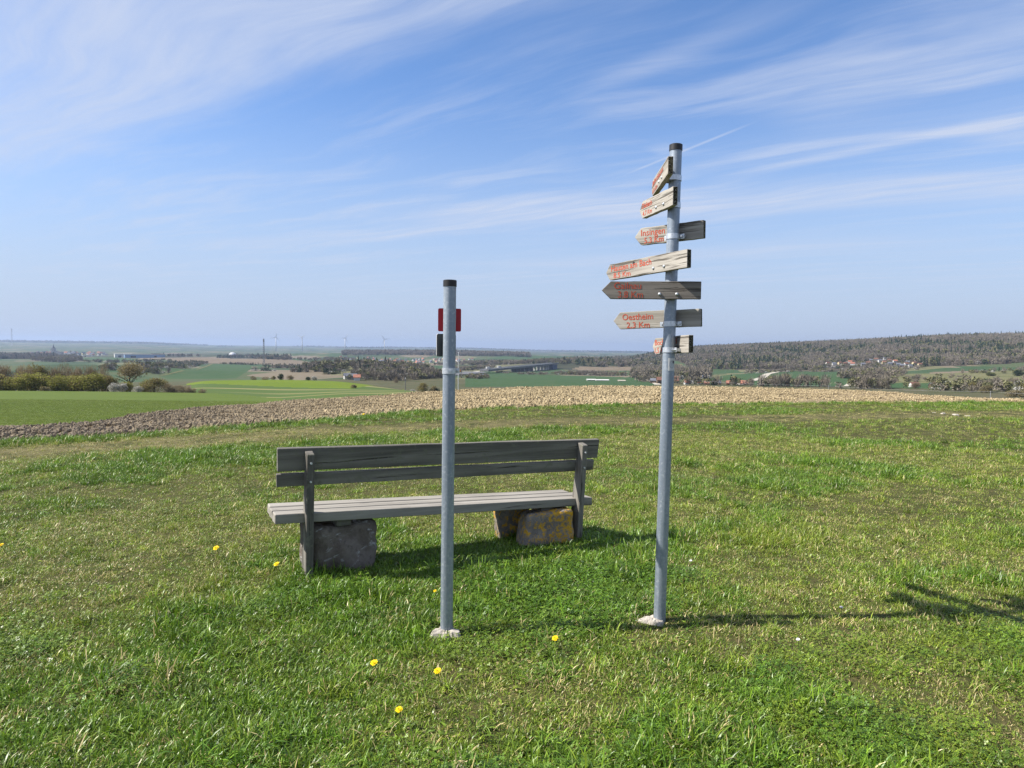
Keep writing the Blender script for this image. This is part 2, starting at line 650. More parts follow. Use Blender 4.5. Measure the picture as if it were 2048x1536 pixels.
# striped strips of crop and dry grass margin
m, nt, out = new_mat('striped_crop')
px_, py_, pz_ = sep(nt, geom(nt))
st = noise(nt, comb(nt, px_ * 0.004, py_ * 0.055), 1.0, 3, 0.5)
n2 = noise(nt, comb(nt, px_ * 0.08, py_ * 0.4), 1.0, 4, 0.6)
c = mix(nt, st.step(0.53, 0.57), (0.075, 0.125, 0.028), (0.25, 0.235, 0.10))
c = mix(nt, n2.step(0.4, 0.75) * 0.6, c, (0.12, 0.135, 0.04))
principled(nt, out, c, 0.95, 0, 0.1)
M_STRIPE = m

# patchwork of far fields
m, nt, out = new_mat('patchwork_fields')
pp = mapping(nt, geom(nt), (1 / 420.0, 1 / 800.0, 0), rot=(0, 0, 0.5))
wv = noise(nt, mapping(nt, geom(nt), (0.0015, 0.0015, 0)), 1.0, 2, 0.5, out=1)
vo = nt.nodes.new('ShaderNodeTexVoronoi')
vo.distance = 'CHEBYCHEV'
nt.links.new(pp.s, vo.inputs['Vector'])
vr = sep(nt, X(nt, vo.outputs['Color']))
ramp = nt.nodes.new('ShaderNodeValToRGB')
ramp.color_ramp.interpolation = 'CONSTANT'
els = ramp.color_ramp.elements
els[0].position = 0
els[0].color = (0.05, 0.092, 0.036, 1)
els[1].position = 0.26
els[1].color = (0.085, 0.11, 0.05, 1)
for pos, cc in ((0.42, (0.20, 0.165, 0.115)), (0.56, (0.06, 0.10, 0.042)), (0.70, (0.17, 0.165, 0.085)), (0.80, (0.045, 0.08, 0.036)), (0.92, (0.06, 0.07, 0.04))):
    e = els.new(pos)
    e.color = cc + (1,)
nt.links.new(vr[0].s, ramp.inputs[0])
wood_n = noise(nt, mapping(nt, geom(nt), (0.0011, 0.0011, 0)), 1.0, 4, 0.6)
c = mix(nt, wood_n.step(0.56, 0.60), X(nt, ramp.outputs[0]), (0.045, 0.05, 0.03))
n3 = noise(nt, mapping(nt, geom(nt), (0.02, 0.02, 0)), 1.0, 4, 0.6)
c = mix(nt, n3.step(0.45, 0.7) * 0.35, c, (0.10, 0.10, 0.05))
principled(nt, out, c, 0.95, 0, 0.1)
M_PATCH = m

# ------------------------------------------------------------------ ground meshes
FIELDS = []          # (name, material, polygon in world xy)


def field(name, mat, pts):
    FIELDS.append((name, mat, np.array([hit(*q)[:2] for q in pts])))


field('green_field', M_GREEN2, [(322, 752), (425, 727.5), (505, 731), (492, 745), (470, 757.5), (335, 758)])
field('brown_field', M_BROWN2, [(275, 716), (430, 714), (620, 724), (610, 733), (430, 727), (340, 722)])
field('green_field', M_GREEN2, [(735, 735), (760, 731.5), (840, 731), (893, 732.5), (893, 745), (800, 745)])
field('brown_field', M_BROWN2, [(715, 730), (880, 727), (893, 731), (840, 730), (735, 733)])
field('green_field', M_GREEN2, [(930, 756), (960, 743), (1010, 743.5), (1090, 750), (1190, 752), (1290, 757), (1318, 769), (1300, 772), (1080, 773), (930, 774)])
field('brown_field', M_BROWN2, [(1140, 739), (1160, 733.5), (1270, 733), (1268, 741), (1190, 742)])
field('green_field', M_GREEN2, [(1175, 744), (1210, 741.5), (1262, 741.5), (1262, 750), (1200, 750)])
field('green_field', M_GREEN2, [(965, 719), (1010, 711.5), (1160, 711), (1125, 722), (1010, 722)])
field('green_field', M_GREEN2, [(1440, 752), (1500, 746), (1720, 742), (1716, 757), (1690, 774), (1500, 770), (1440, 762)])
field('dry_grassland', M_TAN, [(1716, 770), (1770, 749), (1850, 747), (1970, 742), (2120, 738), (2120, 768), (1960, 774), (1800, 765)])
field('green_field', M_GREEN2, [(1780, 768), (1800, 765.5), (1938, 768), (1938, 778), (1780, 776)])
field('brown_field', M_BROWN2, [(1858, 747.5), (1968, 744), (1972, 741), (1860, 744.5)])
field('green_field', M_GREEN2, [(160, 716), (230, 715), (275, 718), (270, 723), (170, 722)])
hf = [az_of(-700), az_of(395)]
yellow_poly = np.array([hit(*q)[:2] for q in [(372, 771), (372, 763)]] + [(math.sin(az_of(p)) * 362, math.cos(az_of(p)) * 362) for p in (372, 450, 560, 680, 780, 815)] + [hit(*q)[:2] for q in [(808, 779), (700, 777), (620, 776), (480, 770)]])


def classify(x, y):
    """0 meadow 1 plough 2 crop 3 stripes 4 yellow 5 scrub slope 6 forest floor 7 patchwork 8+ fields"""
    r = np.hypot(x, y)
    a = np.arctan2(x, y)
    k = np.full(x.shape, 7)
    k[r < 620] = 5
    st_ = (a > az_of(380)) & (a < az_of(885)) & (r < 300)
    k[st_] = 3
    k[in_poly(x, y, yellow_poly)] = 4
    crop = (a <= az_of(640)) & (r < np.interp(a, [az_of(-700), az_of(0), az_of(395), az_of(480), az_of(560), az_of(640)], [212, 212, 206, 196, 172, 60]))
    k[crop] = 2
    k[r < np.interp(a, paz, plough_far)] = 1
    wob = 0.5 * (fbm(x * 0.8, y * 0.8, 21, 3) - 0.5)
    k[r < meadow_edge(a) + wob] = 0
    k[np.abs(a) > math.radians(75)] = np.where(r[np.abs(a) > math.radians(75)] < 60, 0, k[np.abs(a) > math.radians(75)])
    ridge = (a > az_of(1262)) & (r > np.interp(a, [az_of(p) for p in (1262, 1340, 1400, 1520, 1700, 1811, 2048, 2700)], [2100, 1600, 1180, 1100, 1100, 1120, 1180, 1180])) & (r < 4000)
    k[ridge] = 6
    for i, (n_, m_, P) in enumerate(FIELDS):
        k[in_poly(x, y, P) & (r > 300)] = 8 + i
    return k


GNAMES = [('meadow', M_MEADOW), ('ploughed_field', M_PLOUGH), ('crop_field', M_CROP), ('striped_field', M_STRIPE), ('yellow_green_field', M_YELLOW),
          ('scrub_slope', M_SCRUB), ('wooded_hill', M_FOREST_FLOOR), ('far_countryside', M_PATCH)] + [(n_, m_) for n_, m_, _ in FIELDS]


def polar(a0, a1, na, r0, r1, nr):
    A, Rr = np.meshgrid(np.linspace(a0, a1, na), np.exp(np.linspace(math.log(r0), math.log(r1), nr)), indexing='ij')
    x, y = np.sin(A) * Rr, np.cos(A) * Rr
    V = np.stack([x, y, terrain(x, y)], -1).reshape(-1, 3)
    i, j = np.meshgrid(np.arange(na - 1), np.arange(nr - 1), indexing='ij')
    q = (i * nr + j).ravel()
    Fq = np.stack([q, q + nr, q + nr + 1, q + 1], -1)[:, ::-1]
    return V, Fq


TRACK = np.array([hit(*q)[:2] for q in [(-420, 945), (-100, 915), (180, 895), (420, 880), (640, 862), (880, 851), (1100, 845), (1350, 840), (1600, 834), (1850, 829), (2100, 828), (2500, 830)]])


def seg_dist(x, y, P):
    d = np.full(np.shape(x), 1e9)
    for a_, b_ in zip(P[:-1], P[1:]):
        v = b_ - a_
        t = np.clip(((x - a_[0]) * v[0] + (y - a_[1]) * v[1]) / (v @ v), 0, 1)
        d = np.minimum(d, np.hypot(x - a_[0] - v[0] * t, y - a_[1] - v[1] * t))
    return d



parts = {}
for (V, Fq) in (polar(math.radians(-180), math.radians(180), 721, 0.3, 70, 170), polar(math.radians(-64), math.radians(64), 1180, 70, 17000, 300)):
    cen = V[Fq].mean(1)
    kk = classify(cen[:, 0], cen[:, 1])
    for k in np.unique(kk):
        f_ = Fq[kk == k]
        u_, inv = np.unique(f_, return_inverse=True)
        parts.setdefault(int(k), []).append((V[u_], inv.reshape(f_.shape)))
for k, lst in parts.items():
    VV, FF, b = [], [], 0
    for v_, f_ in lst:
        VV.append(v_); FF.append(f_ + b); b += len(v_)
    me = fast_mesh(GNAMES[k][0], np.concatenate(VV), np.concatenate(FF), GNAMES[k][1], True)
    if k == 0:
        vv = np.concatenate(VV)
        tw_ = sstep(seg_dist(vv[:, 0], vv[:, 1], TRACK), 1.0, 0.3)
        add_attr(me, 'worn', tw_)
    tag(link(GNAMES[k][0], me), kind='structure')


def ribbon(name, mat, pts, width, lift=0.25, kind='structure'):
    P = [np.array(q) for q in pts]
    Q = []
    for a_, b_ in zip(P[:-1], P[1:]):
        for t in np.linspace(0, 1, 8, endpoint=False):
            Q.append(a_ + (b_ - a_) * t)
    Q.append(P[-1])
    Vv, Ff = [], []
    for i, q in enumerate(Q):
        d = Q[min(i + 1, len(Q) - 1)] - Q[max(i - 1, 0)]
        n_ = np.array([-d[1], d[0]]) / (np.hypot(d[0], d[1]) + 1e-9)
        for s_ in (-0.5, 0.5):
            xy = q[:2] + n_ * width * s_
            Vv.append((xy[0], xy[1], tz(xy[0], xy[1]) + lift))
    for i in range(len(Q) - 1):
        Ff.append((2 * i, 2 * i + 1, 2 * i + 3, 2 * i + 2))
    o = mesh_obj(name, Vv, Ff, mat)
    return tag(o, kind=kind)


ribbon('gravel_path', M_PATH, [hit(*q)[:2] for q in [(1481, 770), (1493, 764), (1507, 761), (1525, 755.5), (1537, 747.5), (1558, 743.5), (1572, 742.5)]], 8.0)
ribbon('farm_track', M_PATH, [hit(*q)[:2] for q in [(1290, 759), (1306, 764), (1316, 770)]], 5.0)
ribbon('farm_track', M_PATH, [hit(*q)[:2] for q in [(916, 748), (935, 746), (960, 742.5), (985, 741)]], 9.0)
ribbon('farm_track', M_TAN, [hit(*q)[:2] for q in [(320, 752), (365, 742), (425, 728)]], 4.0)
ribbon('farm_track', M_PATH, [hit(*q)[:2] for q in [(1693, 773), (1705, 763), (1722, 756)]], 4.0)
#==PART2==
# ------------------------------------------------------------------ object materials
def wood_mat(name, light, dark, crack, rough=0.85, moss=None, freq=1.0, crack_at=(0.60, 0.70)):
    """Weathered timber: grain runs along the piece's own X axis."""
    m, nt, out = new_mat(name)
    oc = objcoord(nt)
    ofs = objrandom(nt) * 37.0
    x, y, z = sep(nt, oc)
    g = comb(nt, x * 1.6 * freq + ofs, y * 38.0 * freq, z * 38.0 * freq)
    wv = noise(nt, comb(nt, x * 3.0 + ofs, y * 6.0, z * 6.0), 1.0, 3, 0.5)
    g2 = comb(nt, x * 3.0 * freq + ofs, (y + wv * 0.02) * 95.0 * freq, (z + wv * 0.02) * 95.0 * freq)
    a = noise(nt, g, 1.0, 5, 0.6)
    b = noise(nt, g2, 1.0, 4, 0.6)
    c = mix(nt, a.step(0.3, 0.7), dark, light)
    c = mix(nt, wv.step(0.35, 0.75) * 0.35, c, dark)
    ck = b.step(crack_at[0], crack_at[1])
    c = mix(nt, ck * 0.85, c, crack)
    if moss:
        mn = noise(nt, comb(nt, x + ofs, y, z), 24.0, 4, 0.6)
        c = mix(nt, mn.step(0.56, 0.66) * 0.75, c, moss)
    h = a * 0.6 - ck * 0.9
    principled(nt, out, c, rough, 0, 0.2, bump(nt, h, 0.7, 0.0035))
    return m


M_WOOD = wood_mat('weathered_bench_wood', (0.31, 0.29, 0.255), (0.12, 0.111, 0.097), (0.04, 0.036, 0.032), moss=(0.20, 0.20, 0.15), freq=0.45)
M_SEAT = wood_mat('weathered_seat_wood', (0.44, 0.41, 0.36), (0.27, 0.25, 0.215), (0.08, 0.07, 0.06), freq=0.45)
M_SIGNWOOD = wood_mat('weathered_sign_wood', (0.55, 0.515, 0.455), (0.30, 0.272, 0.235), (0.10, 0.085, 0.07), freq=0.55, crack_at=(0.54, 0.66))
M_SIGNSHADED = wood_mat('shaded_sign_wood', (0.36, 0.32, 0.275), (0.20, 0.175, 0.15), (0.07, 0.058, 0.048), freq=0.55, crack_at=(0.50, 0.62))  # copy of the sign wood, shade of grazing sunlight put into its colour

m, nt, out = new_mat('mossy_end_grain')
oc = objcoord(nt)
n1 = noise(nt, oc, 70, 4, 0.65)
n2 = noise(nt, oc, 160, 2, 0.5)
c = mix(nt, n1.step(0.42, 0.6), (0.035, 0.03, 0.022), (0.11, 0.10, 0.06))
c = mix(nt, n2.step(0.60, 0.68), c, (0.42, 0.40, 0.34))
principled(nt, out, c, 0.95, 0, 0.1, bump(nt, n1, 1.0, 0.006))
M_ENDGRAIN = m

m, nt, out = new_mat('galvanised_steel')
oc = objcoord(nt)
n1 = noise(nt, oc, 60, 4, 0.6)
x, y, z = sep(nt, oc)
n2 = noise(nt, comb(nt, x * 30, y * 30, z * 1.2), 1.0, 4, 0.6)
vo = nt.nodes.new('ShaderNodeTexVoronoi')
nt.links.new(oc.s, vo.inputs['Vector'])
vo.inputs['Scale'].default_value = 70
spang = sep(nt, X(nt, vo.outputs['Color']))[0]
c = mix(nt, n2.step(0.35, 0.7), (0.235, 0.275, 0.325), (0.33, 0.37, 0.41))
c = mix(nt, spang.step(0.2, 1.0) * 0.55, c, (0.22, 0.26, 0.31))
c = mix(nt, n1.step(0.52, 0.72) * 0.5, c, (0.50, 0.53, 0.56))
principled(nt, out, c, n2.step(0.3, 0.7, 0.42, 0.58), 0.55, 0.5, bump(nt, n1, 0.12, 0.001))
M_GALV = m

m, nt, out = new_mat('zinc_fittings')
n1 = noise(nt, objcoord(nt), 90, 3, 0.6)
principled(nt, out, mix(nt, n1.step(0.35, 0.7), (0.50, 0.53, 0.56), (0.66, 0.68, 0.70)), 0.42, 0.7, 0.5)
M_ZINC = m

m, nt, out = new_mat('black_plastic')
n1 = noise(nt, objcoord(nt), 50, 3, 0.6)
principled(nt, out, mix(nt, n1, (0.012, 0.012, 0.014), (0.035, 0.034, 0.036)), 0.5, 0, 0.4)
M_CAP = m

m, nt, out = new_mat('red_plate')
n1 = noise(nt, objcoord(nt), 35, 4, 0.6)
principled(nt, out, mix(nt, n1.step(0.4, 0.8), (0.62, 0.016, 0.03), (0.50, 0.025, 0.035)), 0.45, 0, 0.4)
M_RED = m
m, nt, out = new_mat('grey_plate')
n1 = noise(nt, objcoord(nt), 35, 4, 0.6)
principled(nt, out, mix(nt, n1.step(0.4, 0.8), (0.11, 0.115, 0.12), (0.15, 0.15, 0.155)), 0.5, 0.2, 0.4)
M_GREYPLATE = m
m, nt, out = new_mat('white_edge')
n1 = noise(nt, objcoord(nt), 35, 4, 0.6)
principled(nt, out, mix(nt, n1, (0.75, 0.75, 0.74), (0.62, 0.62, 0.6)), 0.5, 0, 0.4)
M_WHITE = m

m, nt, out = new_mat('worn_red_lettering')
oc = objcoord(nt)
x, y, z = sep(nt, oc)
n1 = noise(nt, comb(nt, x * 30, y * 30, z * 140), 1.0, 4, 0.65)
c = mix(nt, n1.step(0.57, 0.72), (0.56, 0.10, 0.055), (0.47, 0.35, 0.28))
principled(nt, out, c, 0.8, 0, 0.2)
M_LETTER = m

m, nt, out = new_mat('dark_fieldstone')
oc = objcoord(nt)
n1 = noise(nt, oc, 7, 6, 0.65)
n2 = noise(nt, oc, 26, 5, 0.65)
x, y, z = sep(nt, oc)
n3 = noise(nt, comb(nt, x * 5 + z * 4, y * 5, z * 9 - x * 5), 1.0, 4, 0.6, 1.2)
c = mix(nt, n1.step(0.35, 0.65), (0.15, 0.122, 0.10), (0.25, 0.215, 0.185))
c = mix(nt, n2.step(0.52, 0.7) * 0.6, c, (0.085, 0.072, 0.062))
c = mix(nt, n3.step(0.55, 0.64) * n2.step(0.42, 0.58) * 0.85, c, (0.50, 0.50, 0.49))
principled(nt, out, c, 0.92, 0, 0.2, bump(nt, n2 + n1, 0.8, 0.012))
M_STONE = m

m, nt, out = new_mat('lichen_fieldstone')
oc = objcoord(nt)
n1 = noise(nt, oc, 9, 6, 0.65)
n2 = noise(nt, oc, 34, 5, 0.65)
c = mix(nt, n1.step(0.35, 0.65), (0.20, 0.175, 0.15), (0.33, 0.29, 0.25))
c = mix(nt, n2.step(0.53, 0.68) * 0.6, c, (0.12, 0.105, 0.09))
n4 = noise(nt, oc, 22, 6, 0.75)
lx, ly, lz = sep(nt, oc)
c = mix(nt, (n4 + lx * 0.25).step(0.46, 0.58) * n2.step(0.34, 0.5), c, mix(nt, n2.step(0.4, 0.6), (0.80, 0.46, 0.03), (0.66, 0.36, 0.025)))
principled(nt, out, c, 0.92, 0, 0.2, bump(nt, n2 + n1, 0.9, 0.012))
M_LICHEN = m

m, nt, out = new_mat('footing_concrete')
oc = objcoord(nt)
n1 = noise(nt, oc, 40, 5, 0.65)
n2 = noise(nt, oc, 130, 3, 0.65)
c = mix(nt, n1.step(0.35, 0.65), (0.44, 0.395, 0.335), (0.60, 0.55, 0.475))
c = mix(nt, n2.step(0.60, 0.72) * 0.8, c, (0.30, 0.26, 0.21))
principled(nt, out, c, 0.95, 0, 0.1, bump(nt, n1, 1.0, 0.01))
M_CONCRETE = m


# ------------------------------------------------------------------ bench
BO = np.array([-1.323, 4.456])
BYAW, BSLOPE = 0.489, -0.028
bench = empty('park_bench', (BO[0], BO[1], 0.0), (0, 0, BYAW))
tag(bench, 'weathered grey wooden bench resting on two rough stones, seen from behind', 'bench')


def plank(name, x0, x1, y0, z0, y1, z1, thick, mat, parent, slope=BSLOPE, wob=0.0, seed=0, cuts=10):
    """A board whose cross-section runs from (y0,z0) to (y1,z1); length along local X, slightly uneven."""
    rr = np.random.default_rng(seed)
    L = x1 - x0
    dy, dz_ = y1 - y0, z1 - z0
    w = math.hypot(dy, dz_)
    n_ = (dz_ / w, -dy / w)
    V, Ff = [], []
    for i in range(cuts + 1):
        t = i / cuts
        x = x0 + L * t
        e = rr.normal(0, wob, 4)
        s = slope * x
        if i in (0, cuts):
            e *= 0.5
        V += [(0, y0 + n_[0] * thick / 2 + e[0] * dy / w, z0 + n_[1] * thick / 2 + s + e[0] * dz_ / w),
              (0, y1 + n_[0] * thick / 2 + e[1] * dy / w, z1 + n_[1] * thick / 2 + s + e[1] * dz_ / w),
              (0, y1 - n_[0] * thick / 2 + e[2] * dy / w, z1 - n_[1] * thick / 2 + s + e[2] * dz_ / w),
              (0, y0 - n_[0] * thick / 2 + e[3] * dy / w, z0 - n_[1] * thick / 2 + s + e[3] * dz_ / w)]
        for k in range(4):
            q = V[4 * i + k]
            V[4 * i + k] = (x - (x0 + x1) / 2 + (rr.normal(0, 0.003) if i in (0, cuts) else 0), q[1], q[2])
    for i in range(cuts):
        for k in range(4):
            a_, b_ = 4 * i + k, 4 * i + (k + 1) % 4
            Ff.append((a_, b_, b_ + 4, a_ + 4))
    Ff += [(3, 2, 1, 0), tuple(4 * cuts + k for k in range(4))]
    cy0, cz0 = (y0 + y1) / 2, (z0 + z1) / 2
    V = [(a_, b_ - cy0, c_ - cz0) for a_, b_, c_ in V]
    o = mesh_obj(name, V, Ff, mat, parent)
    o.location = ((x0 + x1) / 2, cy0, cz0)
    bevel(o, 0.006, 2)
    return o


LEAN = 0.13


def backv(z):
    return -LEAN * z


zt = 0.85
plank('back_board', -0.19, 2.246, backv(zt - .149) + 0.055, zt - .149, backv(zt) + 0.055, zt, 0.038, M_WOOD, bench, wob=0.0015, seed=1)
plank('back_board', -0.195, 2.215, backv(zt - .248) + 0.055, zt - .248, backv(zt - .166) + 0.055, zt - .166, 0.036, M_WOOD, bench, wob=0.0015, seed=2)
SS = BSLOPE - 0.018
zs = 0.425
for i, (ya, yb) in enumerate(((-0.06, 0.046), (0.064, 0.168), (0.186, 0.295))):
    plank('seat_plank', -0.205 + 0.002 * i, 2.195 - 0.03 * i, ya, zs - 0.03, yb, zs - 0.03, 0.062, M_SEAT, bench, SS, 0.0015, 11 + i)
for xp in (0.0, 2.065):
    dzp = BSLOPE * xp
    prof = [(-0.075, -0.12), (0.07, -0.12), (backv(0.42) + 0.045, 0.42), (backv(0.83) + 0.034, 0.83), (backv(0.83) - 0.038, 0.815), (backv(0.42) - 0.058, 0.42)]
    n_ = len(prof)
    Vv = [(-0.024, a_, b_ + dzp) for a_, b_ in prof] + [(0.024, a_, b_ + dzp) for a_, b_ in prof]
    # local axes turned so that the grain runs up the post
    Vv = [(c_ - 0.4, b_, -a_) for a_, b_, c_ in Vv]
    Ff = [tuple(range(n_)), tuple(range(2 * n_ - 1, n_ - 1, -1))] + [(i, n_ + i, n_ + (i + 1) % n_, (i + 1) % n_) for i in range(n_)]
    o = mesh_obj('post', Vv, Ff, M_WOOD, bench)
    o.rotation_euler = (0, -math.pi / 2, 0)
    o.location = (xp, 0, 0.4)
    bevel(o, 0.004, 1)
    for zb in (0.64, 0.76):
        MB().tube((xp, backv(zb) - 0.04, zb + dzp), (xp, backv(zb) - 0.058, zb + dzp), 0.007, n=8).build('bolt', M_ZINC, bench)
for xb in (0.235, 1.80):
    zz = zs - 0.061 + SS * xb
    o = MB().box(-0.05, 0.05, -0.03, 0.30, -0.045, 0.0).build('bearer', M_WOOD, bench)
    o.location = (xb, 0, zz)
    bevel(o, 0.004, 1)


def rock(name, cx, cyy, w, d, h, seed, mat, rough=0.03, yaw=0.0, z0=-0.06, taper=0.94):
    bm = bmesh.new()
    bmesh.ops.create_cube(bm, size=1)
    bmesh.ops.subdivide_edges(bm, edges=bm.edges[:], cuts=11, use_grid_fill=True)
    V = np.array([v.co[:] for v in bm.verts])
    # superellipsoid rounding
    pwr = 9.0
    V[:, 0] += 0.10 * V[:, 2] * np.sin(seed * 1.7) + 0.06 * V[:, 1] * np.cos(seed)
    V[:, 2] += np.where(V[:, 2] > 0, 0.10 * V[:, 0] * np.sin(seed * 2.3), 0)
    nn = (np.abs(V * 2) ** pwr).sum(1) ** (1 / pwr)
    V = V / nn[:, None]
    t = V[:, 2] + 0.5
    V[:, 0] *= w * (1 - (1 - taper) * t)
    V[:, 1] *= d * (1 - (1 - taper) * t)
    V[:, 2] = z0 + t * (h - z0)
    ln = np.linalg.norm(V - V.mean(0), axis=1)[:, None]
    nrm = (V - V.mean(0)) / ln
    dis = (fbm(V[:, 0] * 9 + V[:, 1] * 5 + seed, V[:, 2] * 9 - V[:, 1] * 6, seed, 4) - 0.5) * rough * 2
    dis += (fbm(V[:, 0] * 3 + V[:, 1] * 4 + seed, V[:, 2] * 3, seed + 5, 2) - 0.5) * rough * 2.2
    V = V + nrm * dis[:, None]
    for v, q in zip(bm.verts, V):
        v.co = q
    me = bpy.data.meshes.new(name)
    bm.to_mesh(me)
    bm.free()
    me.materials.append(mat)
    me.polygons.foreach_set('use_smooth', np.ones(len(me.polygons), bool))
    o = link(name, me)
    c_, s_ = math.cos(BYAW), math.sin(BYAW)
    o.location = (BO[0] + c_ * cx - s_ * cyy, BO[1] + s_ * cx + c_ * cyy, 0)
    o.rotation_euler = (0, 0, BYAW + yaw)
    return o


tag(rock('field_stone', 0.235, 0.13, 0.46, 0.30, 0.312, 4, M_STONE, 0.036), 'dark rough stone block with white streaks under the bench', 'stone')
tag(rock('field_stone', 1.80, -0.01, 0.43, 0.20, 0.268, 9, M_LICHEN, 0.026, yaw=-0.08, taper=0.95), 'stone block with orange lichen under the bench', 'stone')
tag(rock('field_stone', 1.63, 0.24, 0.28, 0.12, 0.27, 15, M_LICHEN, 0.026), 'narrow stone slab tucked behind the lichen stone under the bench', 'stone')


# ------------------------------------------------------------------ posts and signs
def tube_along(name, base, top, r, mat, parent, n=40, z0=0.0, z1=None):
    return MB().tube(base, top, r, n=n).build(name, mat, parent, True)


PR_B = np.array([0.8329, 3.7814, 0.0]); PR_T = np.array([0.8629, 3.7814, 2.5946])
PL_B = np.array([-0.3313, 3.5992, 0.0]); PL_T = np.array([-0.3251, 3.5992, 1.8432])
POLE_R = 0.0325


def auto_smooth(o, ang=40):
    o.data.polygons.foreach_set('use_smooth', np.ones(len(o.data.polygons), bool))
    o.data.set_sharp_from_angle(angle=math.radians(ang))
    return o


def make_pole(name, B, T, label):
    e = empty(name, B)
    tag(e, label, 'post')
    v = T - B
    u = v / np.linalg.norm(v)
    auto_smooth(MB().tube(tuple(-u * 0.12), tuple(v - u * 0.03), POLE_R, n=48).build('tube', M_GALV, e))
    capm = MB().tube(tuple(v - u * 0.034), tuple(v - u * 0.003), POLE_R + 0.0025, n=48)
    capm.tube(tuple(v - u * 0.003), tuple(v), POLE_R + 0.0025, POLE_R - 0.002, n=48)
    auto_smooth(capm.build('cap', M_CAP, e), 50)
    return e


signpost = make_pole('signpost', PR_B, PR_T, 'tall galvanised steel post carrying seven wooden direction boards')
marker = make_pole('trail_marker_post', PL_B, PL_T, 'shorter galvanised steel post with red and grey plates beside the bench')


def footing(B, seed, w, ox, oy):
    rr = np.random.default_rng(seed)
    V, Ff = [(ox, oy, 0.016)], []
    N = 26
    rings = ((0.4, 0.017), (0.8, 0.012), (1.0, -0.02))
    for k, (q, z) in enumerate(rings):
        for i in range(N):
            th = 2 * math.pi * i / N
            rad = w * q * (1 + 0.22 * math.sin(3 * th + seed) + 0.10 * math.sin(7 * th + 2 * seed) + rr.normal(0, 0.04))
            V.append((ox + math.cos(th) * rad, oy + math.sin(th) * rad * 0.85, z + rr.normal(0, 0.004)))
    for i in range(N):
        j = (i + 1) % N
        Ff.append((0, 1 + i, 1 + j))
        for k in range(2):
            Ff.append((1 + k * N + i, 1 + (k + 1) * N + i, 1 + (k + 1) * N + j, 1 + k * N + j))
    o = mesh_obj('concrete_footing', V, Ff, M_CONCRETE)
    o.location = tuple(B)
    return o


tag(footing(PL_B, 3, 0.080, 0.0, -0.01), 'rough pale concrete footing around the trail marker post', 'footing')
tag(footing(PR_B, 5, 0.074, -0.035, -0.008), 'rough pale concrete footing around the tall signpost', 'footing')


def pole_at(z):
    t = (z - PR_B[2]) / (PR_T[2] - PR_B[2])
    return PR_B + (PR_T - PR_B) * t


def text_mesh(body, name, size):
    cu_ = bpy.data.curves.new('txt', 'FONT')
    cu_.body = body
    cu_.size = size
    cu_.resolution_u = 3
    cu_.offset = 0.0004
    o = bpy.data.objects.new('txt', cu_)
    COL.objects.link(o)
    bpy.context.view_layer.update()
    me = bpy.data.meshes.new_from_object(o.evaluated_get(bpy.context.evaluated_depsgraph_get()))
    bpy.data.objects.remove(o)
    bpy.data.curves.remove(cu_)
    return me


def clamp_ring(parent, c, n, d, h=0.028, front=True, ears=0.0, mat=M_ZINC):
    """Pipe clamp: ring round the post, two ears with a bolt each."""
    mb = MB()
    N = 36
    for i in range(N):
        t0, t1 = 2 * math.pi * i / N, 2 * math.pi * (i + 1) / N
        q = []
        for t in (t0, t1):
            for rad in (POLE_R + 0.0005, POLE_R + 0.0035):
                for zz in (-h / 2, h / 2):
                    q.append((c[0] + math.cos(t) * rad, c[1] + math.sin(t) * rad, c[2] + zz))
        mb.add(q, [(2, 6, 7, 3), (0, 1, 5, 4), (1, 3, 7, 5), (0, 4, 6, 2)])
    ring = mb.build('clamp', mat, parent)
    ring.data.polygons.foreach_set('use_smooth', np.zeros(len(ring.data.polygons), bool))
    return ring


def ear(parent, c, n, d, side, w=0.022, h=0.026, off=0.0):
    """A flat lug beside the clamp with a hexagon bolt."""
    c, n, d = Vector(c), Vector(n), Vector(d)
    up = Vector((0, 0, 1))
    p = c + d * (side * (POLE_R + w / 2 + 0.001)) + n * off
    V = []
    for a_ in (-w / 2, w / 2):
        for b_ in (-h / 2, h / 2):
            for k in (-0.002, 0.002):
                V.append(p + d * a_ + up * b_ + n * k)
    o = mesh_obj('lug', V, [(0, 1, 3, 2), (4, 6, 7, 5), (0, 4, 5, 1), (2, 3, 7, 6), (0, 2, 6, 4), (1, 5, 7, 3)], M_ZINC, parent)
    MB().tube(p + n * 0.002, p + n * 0.009, 0.0075, n=6).tube(p + n * 0.009, p + n * 0.016, 0.0036, n=8).build('bolt', M_ZINC, o)
    return o


